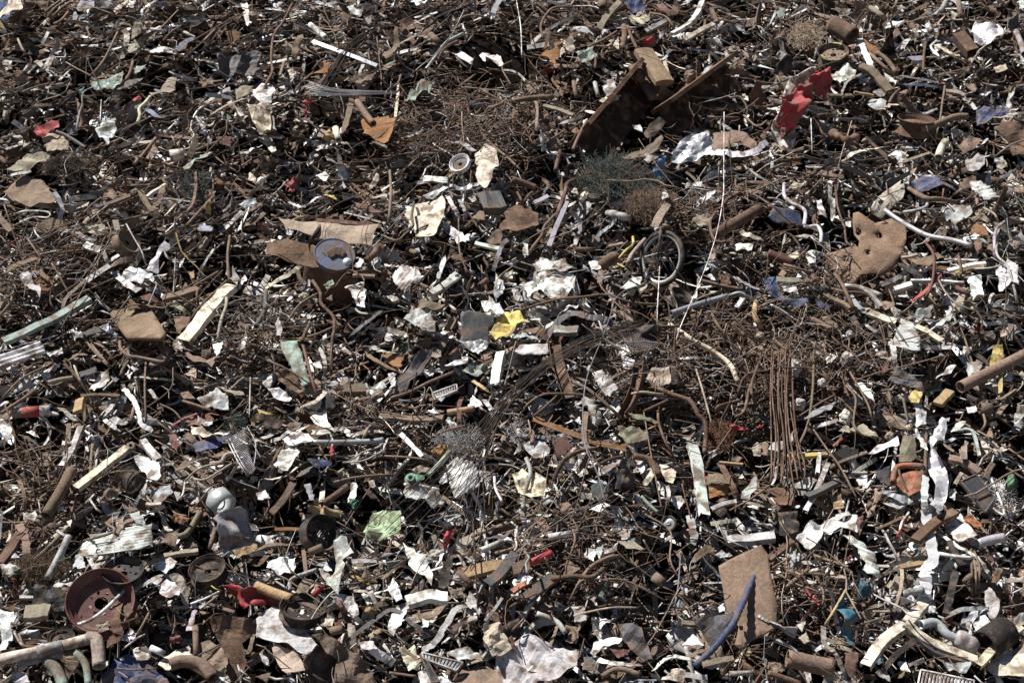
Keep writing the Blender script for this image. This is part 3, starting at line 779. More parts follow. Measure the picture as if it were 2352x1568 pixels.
t50 G 740,1140 850,1260 950,1350
t38 r 1290,1210 1430,1120 1540,1000 1580,945; bright red plastic strip at the right; bright red strip
r26 m 1440,650 1520,770 1520,950 1490,1090 1440,1170; dark red bent rod crossing the bright red strip; dark red rod
h50 A 1160,1090 1320,1040
t60 K 1210,850 1320,920 1470,970
h30 W 1310,1010 1500,1010 1800,1030
h40 A 1650,920 1850,870 2000,850
h30 Y 1720,940 1850,900 1980,880; yellow thin bar among the silver profiles at the right; yellow thin bar
r24 W 1620,815 1930,825
s2u A 1830,1000 1950,950 1980,1140 1880,1180; shiny silver plate left of the curved grey chute; shiny silver plate
s2u A 2090,900 2200,830 2300,850 2300,1040 2120,1070
r28 L 2170,470 2090,560 2080,800
r24 L 2120,520 2100,760 2200,880 2260,1080 2290,1210
r10 W 1810,900 2050,890 2200,840
s1 R 1880,640 1950,630 1960,720 1920,760
s0 O 1850,570 1910,480 2000,520 2030,600
s2u L 1590,390 1700,330 1860,330 1880,420 1780,480 1720,500 1640,440; light grey crumpled foil bag right of the rusty pipe arm; grey foil bag
n6 W 1850,110 1950,90 2080,210 2140,260 1980,260 1880,190; white finned heater panel at the right edge; white finned panel
p44 m 1730,1070 1850,1140
p85 m 0,760 100,800 230,850; dark pink red pipe left of the plate with round holes; dark pink pipe
s0 C 180,790 270,740 310,790 230,820; small cream tile left of the plate with round holes; small cream tile
s1u W 340,770 390,740 440,790 430,850 370,840
h60 N 530,1150 640,1200 760,1260
s0 N 920,1030 1000,1050 960,1090
s0u L 1150,1540 1220,1370 1330,1400 1400,1530 1400,1650 1270,1640 1100,1600; light grey six-sided board at lower right of the plate with holes; light grey board
h56 C 1360,1430 1480,1490 1600,1568
h56 C 930,1300 1050,1350 1180,1390
s2u L 1270,1370 1400,1300 1520,1250 1500,1310 1390,1380
s2u L 1530,1430 1640,1330 1700,1280 1690,1340 1600,1440
k F 710,1490 760,1460 800,1490 770,1540 720,1530; pale rounded concrete lump among rusty rods left of the light grey board; upper concrete lump
t60 D 2080,1220 2200,1270 2351,1310
t60 k 2070,1270 2200,1320 2351,1360
h46 D 2190,1280 2230,1380 2220,1568; dark grey upright bar at the right edge; dark upright bar
p52 N 400,1360 500,1410 590,1460
r26 N 150,860 250,890 400,940
r22 R 580,1080 700,1110 850,1120 970,1165
s1 N 320,1000 400,940 480,980 400,1010
s2u W 240,990 280,950 310,980 270,1010
s1 T 90,960 130,910 170,940 140,980
s1 N 490,1340 560,1340 640,1420 640,1460 540,1400; greyish rounded plate
h36 L 890,1100 960,1150 1040,1250
s0 D 740,1360 850,1290 860,1330 780,1410
t30 L 900,1410 960,1460 1050,1490
s1 N 980,1230 1080,1200 1180,1230 1080,1280 990,1270
r14 N 1110,1090 1150,1200 1160,1320 1250,1450
r15 E 1560,990 1640,1130 1750,1230 1950,1300
s1 N 1300,840 1420,800 1560,750 1620,800 1500,870 1360,870
h30 E 1230,800 1300,790 1370,770
s0 A 2130,960 2240,940 2250,990
s2 E 2140,1530 2180,1420 2310,1400 2330,1470 2200,1530
s0 N 1200,1060 1260,1010 1300,1050
t56 E 1720,1300 1760,1200 1780,1160
s1f B 430,1180 560,1230 570,1290 460,1250
p26 N 1770,960 1770,900 1750,790
s1 E 330,130 260,170 190,160 240,100; beige broken casting
r14 E 0,250 80,260 190,310
s1 N 1540,620 1590,500 1640,540 1640,600
s1 N 2010,720 2070,630 2150,680 2080,760
s2 L 2190,650 2290,600 2351,700 2300,740
r20 E 1980,340 2080,400 2110,470
s0 B 1690,1290 1740,1260 1720,1330
@0,2
p100 N 420,1600 560,1370 655,1180; thick dusty brown pipe standing up at lower left; thick brown pipe
h82 C 700,1350 900,1190 1040,1080 1175,975; long cream plank slanting up at lower left; long cream plank
h60 W 570,1150 660,1000 745,785; white perforated bar standing left of the long cream plank; white upright bar
t44 A 1130,430 1220,530 1270,640 1300,760 1390,820 1310,880; shiny twisted silver foil strip above the long cream plank; twisted silver foil
h66 W 1310,910 1380,1000 1460,1080
s2u W 1250,1090 1390,1040 1480,1100 1480,1230 1380,1300 1300,1200; white crumpled cloth-like sheet right of the long cream plank; white crumpled cloth
s1u C 1760,790 1830,795 1950,830 2080,870 1930,885 1770,860; pointed cream blade-shaped sheet above a blue trough; cream blade
s1 B 1780,940 1930,890 2120,870 2000,960 1850,1010 1790,1000; blue rusty trough-like sheet left of the white wire rack; blue trough
s1 m 1540,850 1610,840 1640,950 1630,1030 1580,980; dark red curved sheet left of the blue trough; dark red curved sheet
s1 N 1600,1170 1680,1110 1790,1090 1710,1160 1620,1200
c N 920,1460 960,1380 1090,1330 1130,1300 1120,1400 1000,1430 980,1500; brown cloth rag between the thick brown pipe and a blackened rim; brown cloth rag
s1 L 1390,1360 1560,1310 1590,1390 1480,1480 1410,1480
s0 O 1240,1540 1290,1440 1380,1480 1330,1568
s1 N 1590,60 1650,0 1750,20 1780,150 1900,170 1970,130 1990,220 1960,260 1780,190 1640,110; brown torn tub with white enamel edges at the foot of the pillar; torn tub
s1u W 1950,30 2050,0 2020,110 1990,140
s1u W 1580,50 1640,0 1690,40 1670,90
k N 1830,110 1900,70 1980,110 1970,150 1900,170
r30 N 1100,0 1110,70 1180,130 1270,145 1400,170 1500,185 1570,120; brown bent tube with a hanging bracket below the brown board; bent bracket tube
b25 N 1680,545 1820,590 1980,650
b25 N 1130,330 1120,270 1200,150
h28 N 740,500 900,490 1100,500
p42 E 440,380 560,350 670,335
p36 N 10,660 150,570 340,440
r20 N 20,520 200,340 420,230
h90 T 740,530 715,650; small tan wooden board left of the twisted silver foil; small wooden board
s2u W 820,440 860,350 1000,280 1010,370 930,410 880,460
s1u W 1150,310 1190,260 1220,290 1190,340
s2u L 1820,550 1930,500 1960,430 2010,440 2100,520 2090,600 1970,620
s1 E 1990,420 2230,470 2250,500 2150,490 2060,460
s2u W 1820,680 1850,720 1960,720 1950,760 1880,790 1820,760
s2u W 0,720 110,740 120,850 60,920 0,830; white crumpled mesh-like sheet at the left edge below the red labelled canister; left white crumple
c U 200,870 260,870 330,930 340,960 280,940
s1 N 360,1170 390,1040 440,1010 450,1130
s2u L 990,720 1080,700 1180,750 1130,780 1030,740
t42 W 960,690 1000,620 1050,570
t38 W 960,720 1030,770 1100,820
h42 N 620,950 635,760
r12 L 2300,330 2290,700
r20 E 1700,1280 1810,1180 1950,1130 2010,1170
r20 E 1750,1250 1870,1270 2000,1200 2130,1120
p42 E 1930,1120 2030,1110 2080,1040 2200,1020
t30 N 170,1270 220,1400 230,1560
r15 N 1780,1530 1930,1350 2020,1300
s1 C 525,600 570,610 650,660 730,720 670,720 590,670; cream bent blade right of the red labelled canister
s1 N 1940,1060 2080,990 2120,1020 2000,1070
t50 N 620,180 720,120 860,130
r18 E 680,220 720,320 760,410
s2u W 430,120 570,60 580,100 460,140
s0 K 690,300 880,230 900,280 720,340
r15 N 450,1160 440,1200 450,1260 470,1330
p30 N 1230,610 1200,740
r20 N 1340,190 1330,400 1340,740
r15 N 1240,340 1260,430 1270,500
r12 W 1240,420 1240,480 1275,530
r11 N 1300,640 1560,440 1590,240
r15 N 1440,560 1600,640 1700,770
t40 R 1460,20 1510,120 1540,200
s0 N 1570,110 1620,20 1590,0
t36 L 1370,440 1410,490 1440,540
s1 N 1650,470 1730,460 1800,530 1690,530
s2 E 1700,310 1780,250 1810,260 1800,340
s2u L 1160,200 1190,230 1290,280 1230,290
s1 N 1120,1460 1180,1440 1260,1540 1200,1568 1130,1530
s1u W 520,1540 560,1510 590,1520 540,1568
r20 W 1700,1290 1680,1400 1640,1450
b22 N 800,10 900,130 1000,210
t30 N 830,20 950,170 1010,240
t30 N 870,10 960,60 1060,190
h30 C 1340,1490 1400,1500 1480,1490
s0 b 570,1020 600,1000 590,1080
s1u W 240,830 300,820 360,880 300,870
s1f R 1620,1090 1680,1060 1720,1090 1650,1110
t16 L 820,1440 880,1530 930,1568
s1 N 1680,870 1730,830 1800,890 1760,930
p30 N 380,1430 430,1400
@1,2
s0f p 225,0 380,-10 430,130 500,390 430,410 330,270 260,120; tall muted green plate leaning in the debris left of the middle; muted green plate
s1f R 175,290 250,255 340,290 460,440 400,480 290,430 200,350; dark red brown pointed plate below the muted green plate; dark red plate
r28 m 430,30 470,180 520,370 575,530; dark red stick leaning across the muted green plate; dark red stick
q90 U 800,450 900,450 1010,445; olive green square tube with a rusty open end; olive square tube
s1f D 1240,480 1300,330 1400,250 1500,100 1630,65 1600,150 1480,330 1330,470; dark grey shiny bent sheet rising to a point in the middle; dark shiny sheet
s1 N 1000,90 1090,150 1200,220 1330,280 1200,250 1080,190
s0 O 1130,130 1230,110 1340,160 1340,240 1250,230
t50 L 1060,50 1160,90 1330,110
b30 N 1240,520 1420,460 1600,370 1810,285; thick ribbed rod below the dark shiny sheet; ribbed rod below shiny sheet
h70 N 1130,690 1300,700 1500,720 1720,705; flat brown beam lying level below the ribbed rod; level brown beam
t40 R 1870,800 1865,600 1890,510
h84 A 2195,400 2215,250 2250,100; bright silver upright bar left of the rusty channel beam; bright silver bar
s1u W 1730,220 1850,180 1950,140 1940,190 1830,230
s2 p 1890,260 2000,220 2090,220 2150,270 2030,330 1960,310; pale green crumpled foam sheet left of the bright silver bar; pale green foam
s2u W 500,710 570,650 650,620 660,740 720,830 640,790 560,760; white draped plastic sheet above the grey crank pipe; white draped plastic
s2u W 300,840 380,810 480,850 530,900 450,940 360,950 320,900; white crumpled bag left end of the grey crank pipe; white crumpled bag
s1u W 235,890 290,850 350,950 310,970
s2u W 160,1130 230,1030 320,970 400,1000 370,1080 290,1180 220,1190
p48 G 500,925 800,925 1070,915 1170,900; galvanised grey crank pipe lying level above the red plug; grey crank pipe
s1f B 470,1080 590,1080 700,1110 690,1140 540,1150; dark blue metal box half hidden under the red plug; dark blue box
t48 W 500,830 620,830 800,800 870,860 1000,830 1170,830; long white crumpled ribbon above the grey crank pipe; white ribbon
h40 W 1330,850 1420,940 1530,1060; white perforated strip slanting down in the middle; white slanted strip
r17 L 850,1100 1000,1010 1120,970 1170,930
r17 L 800,1110 1000,1090 1200,980
p46 p 1580,1230 1680,1130 1780,1010; pale green tube behind the long wire bundle; pale green tube
n9 W 1750,1150 1830,1070 1980,1110 2040,1200 2060,1330 1920,1410 1830,1450 1790,1350; large white ribbed panel with rusty streaks behind the long wires; white streaked panel
s2u L 1350,1380 1400,1330 1520,1340 1640,1380 1740,1490 1640,1510 1500,1440 1380,1440; crumpled light grey bottle-like piece left of the white streaked panel; crumpled grey bottle
p26 W 1360,1310 1500,1320 1680,1360
c T 500,1530 590,1500 680,1540 780,1540 770,1600 520,1600; tan torn foam piece above the black wheel rim; tan foam
c g 850,1430 950,1460 920,1500 900,1540 870,1500; bright green plastic scrap above the pale green machine cover; green plastic scrap
b26 N 720,1290 900,1250 1100,1230 1250,1225; straight ribbed rod lying level left of the green flange; level ribbed rod
p60 R 620,1490 760,1390 840,1330
c E 720,1200 800,1160 870,1230 800,1260
k O 1600,1030 1660,960 1750,940 1760,1040 1680,1090; orange brown crumbling brick above the pale green tube; crumbling brick
s1 L 1020,1280 1070,1260 1120,1370 1060,1340
s0f D 980,1350 1060,1370 1130,1450 1050,1440
h60 N 140,1580 260,1440 340,1300; dusty brown bar slanting left of the tan foam; slanting brown bar
s0u b 440,1310 500,1300 540,1460 490,1460
s2 N 280,780 350,730 430,750 400,800 310,830; brown spiral wound piece above the white crumpled bag; brown spiral piece
t60 D 360,1240 440,1200 510,1150
p52 T 1760,650 1900,630 2010,610
s1 E 1430,1180 1500,1140 1610,1160 1560,1200 1470,1210
t40 C 415,605 560,540 640,470 725,465; cream top edge of a black open box
s0f K 430,620 560,560 640,485 725,480 730,620 560,640; black open box side with a cream rim left of the olive tube; black open box
r14 N 700,-20 690,130 680,280
s1u W 490,200 590,190 610,260 560,240
t36 L 590,70 630,180 630,300
s2u W 60,400 130,300 150,360 100,430 200,450 330,520 280,550 160,510
s2u W 1040,500 1060,430 1170,370 1200,410 1120,500
t14 L 1050,570 1080,480 1200,420
p42 N 940,545 1060,520 1180,490
s2u L 700,60 830,80 970,140 900,140 760,100
s1 E 1600,150 1640,60 1700,90 1700,150
s2u L 1740,740 1800,700 1860,790 1830,830
s1u W 1950,600 1990,500 2070,560 2090,620
b20 N 1660,850 1800,800 1920,775
t40 L 2090,530 2150,610 2190,690
s1 W 1560,650 1620,620 1730,640 1650,670
s2u W 870,1340 920,1280 940,1350 900,1440 840,1480
s1u W 910,1110 950,1120 990,1180 940,1170
t20 L 1210,890 1150,1010 1080,1080
r20 N 1150,1050 1350,1060 1530,1080 1620,1110
s1 W 1240,400 1210,300 1270,290 1280,420
s2 G 1860,0 2140,0 2110,70 2040,110 1930,60; grey rounded cover at the foot of the dark scratched panel
t30 T 1990,360 2080,420 2170,480; tan wooden lath beside the pale green foam
s2u W 1930,520 2030,560 2100,600
r14 N 100,170 300,260 510,400
s1 L 1640,500 1850,440 1700,560
s2 L 1660,1260 1750,1200 1760,1290 1690,1310
c m 2120,880 2140,830 2170,900 2150,950; small purple torn scrap under the wire bundle; purple scrap
s2 L 2010,1180 2150,1190 2160,1280 2050,1240
p24 W 2190,1240 2200,1350 2260,1470
r16 N 2220,1330 2351,1390
s2u W 0,1400 80,1370 130,1430 30,1460
s1f k 0,660 150,690 260,740 210,800 100,800 0,720
@2,2
u110 R 390,0 430,220 515,480; rust brown channel beam hanging down in the middle; rusty channel beam
u96 R 1170,190 1140,400 1080,560 1000,670; rust brown channel beam curving down right of the white ribbed cover; curved channel beam
n5 W 740,300 830,250 890,330 970,420 900,520 830,470; white ribbed cover between two rusty channel beams; white ribbed cover
n5 L 640,510 740,520 830,700 760,790 700,640; light grey perforated panel below the white ribbed cover; grey perforated panel
s1u W 880,600 960,540 1000,620 930,690
l70 O 200,720 420,810 640,890 760,940 1040,1000; long orange rusted angle bar slanting down in the middle; orange angle bar
s0f m 370,930 490,850 520,920 570,960 490,1040 420,1060; dark red rusty four-sided plate under the orange angle bar; dark red square plate
s1 U 960,800 1170,780 1250,880 1170,930 1060,940 1010,880; olive torn sheet right of the orange angle bar; olive torn sheet
s1 N 780,910 990,900 930,950 850,970
b30 N 560,370 700,440 870,580 1000,700; thick ribbed rod lying across the white ribbed cover; rod across cover
r38 R 380,1280 450,1120 560,1030 700,990 800,980; thick rusty bent rod below the dark red square plate; thick bent rod
t52 N 600,1200 690,1050 660,850 680,640
h96 W 1655,945 1705,1150 1770,1600; tall white square post standing right of the middle; tall white post
p62 R 1110,1050 1260,1090 1355,1230
t60 L 780,1230 900,1150 990,1090
s1 E 1180,370 1290,260 1450,240 1460,380 1310,430 1200,330; beige dirty canvas right of the curved channel beam; beige canvas
r44 R 1290,410 1480,490 1640,550 1710,670 1780,770 1770,1030; thick rusty pipe bending down to the tall white post; pipe above white post
t60 k 1480,200 1490,320 1480,440
r17 E 1690,250 1760,480 1840,780
b27 R 2080,480 2120,350 2200,290 2351,270
b32 R 1880,650 1890,600 1950,580 2090,540
b27 R 2040,700 2130,640 2170,480 2200,350
b25 R 2290,140 2200,400 2230,560
c r 1980,790 2050,765 2120,790 2180,800 2110,815 2000,820; bright red plastic scrap left of two beside the brown wire wool; left red scrap
c r 2230,790 2310,760 2290,800; bright red plastic scrap right of two near the hanging cables; right red scrap
s0f x 720,1330 790,1290 870,1330 890,1400 820,1470 740,1430; dark green plastic piece at the foot of the pale blue cord; dark green piece
s2u C 0,1220 100,1170 230,1220 310,1290 300,1400 180,1440 60,1400; cream crumpled bag right of the white streaked panel; cream crumpled bag
p38 L 100,1540 120,1380 170,1200 130,1070
c K 880,1260 980,1190 1110,1170 1130,1320 1060,1420 960,1350; black crumpled plastic film right of the dark green piece; black plastic film
s1u C 1340,1120 1420,1130 1510,1200 1480,1300 1410,1280
s2u W 1460,1440 1540,1410 1590,1470 1540,1540 1480,1500
s1f O 1800,1320 2000,1310 1990,1400 1810,1440
s1u N 1780,1310 1800,1210 2020,1230 2000,1305
t60 R 1910,1120 1980,1240 2080,1450
s1 L 2110,1380 2200,1270 2260,1200 2250,1350 2180,1440 2100,1450
r13 N 1210,650 1280,1050 1380,1560
r9 k 1270,850 1500,880 1830,990
r10 N 1780,1130 1900,960 2080,700
s0 L 20,90 80,30 330,25 330,120 100,130; light grey riveted panel beside the rusty channel beam; riveted panel
c r 220,420 260,450 300,475 350,460 345,475 290,480; small red ribbon end beside the rusty channel beam; red ribbon
r20 N 60,690 150,570 280,490 420,480 700,490
r18 N 190,690 300,600 410,500
t12 b 690,1010 790,1230 850,1470
r10 b 815,0 700,290 660,500 650,800 690,1010 790,1230 850,1470; pale blue cord, lower stretch running straight down the middle; lower blue cord
p60 N 690,840 720,840
s2u W 1030,240 1010,150 1100,150 1130,200 1110,270
b26 E 1100,480 1200,465 1310,480 1400,490
r25 R 1210,640 1300,600 1450,530
b25 R 780,1140 900,1080 1030,1050
b22 R 1230,1060 1400,1070 1500,1100
r25 R 1340,640 1350,750 1400,900 1480,1050
s1 U 1230,700 1290,710 1350,750 1310,760
s1u W 1120,1050 1210,1060 1220,1180 1180,1220
p30 p 1190,1420 1260,1500 1340,1568
t36 L 1420,1320 1440,1390 1420,1500
s1 T 1040,1440 1100,1410 1100,1460
s1 N 2010,1090 2060,1050 2110,1080 2060,1120
h30 T 1900,1110 2000,1120 2120,1130
s2 E 2200,970 2250,920 2290,950 2280,1050 2220,1050
s0 N 2250,970 2351,910 2351,1050 2270,1040
b18 N 2000,1550 2200,1440 2351,1330
h40 L 1830,1540 1950,1490 2060,1470
s1 N 1870,1480 1980,1390 1990,1440 1920,1480
t24 W 1540,160 1680,150 1940,155
t16 N 2220,1200 2290,1400 2340,1500
s2u L 100,960 300,900 350,980 300,1080 150,1020
s2u W 560,740 480,760 620,700 640,760
s0 U 1060,660 1200,680 1280,740 1150,720
t20 T 1220,820 1280,790 1340,765
r12 E 150,720 170,820 140,870
p40 N 140,810 190,840 185,940
s2 C 1280,1170 1300,1250 1230,1330 1200,1290
s1 N 440,1490 520,1470 560,1540 450,1568
s2 W 700,1540 850,1480 900,1500 800,1568
s2u W 1330,1290 1390,1290 1400,1420 1360,1400
"""
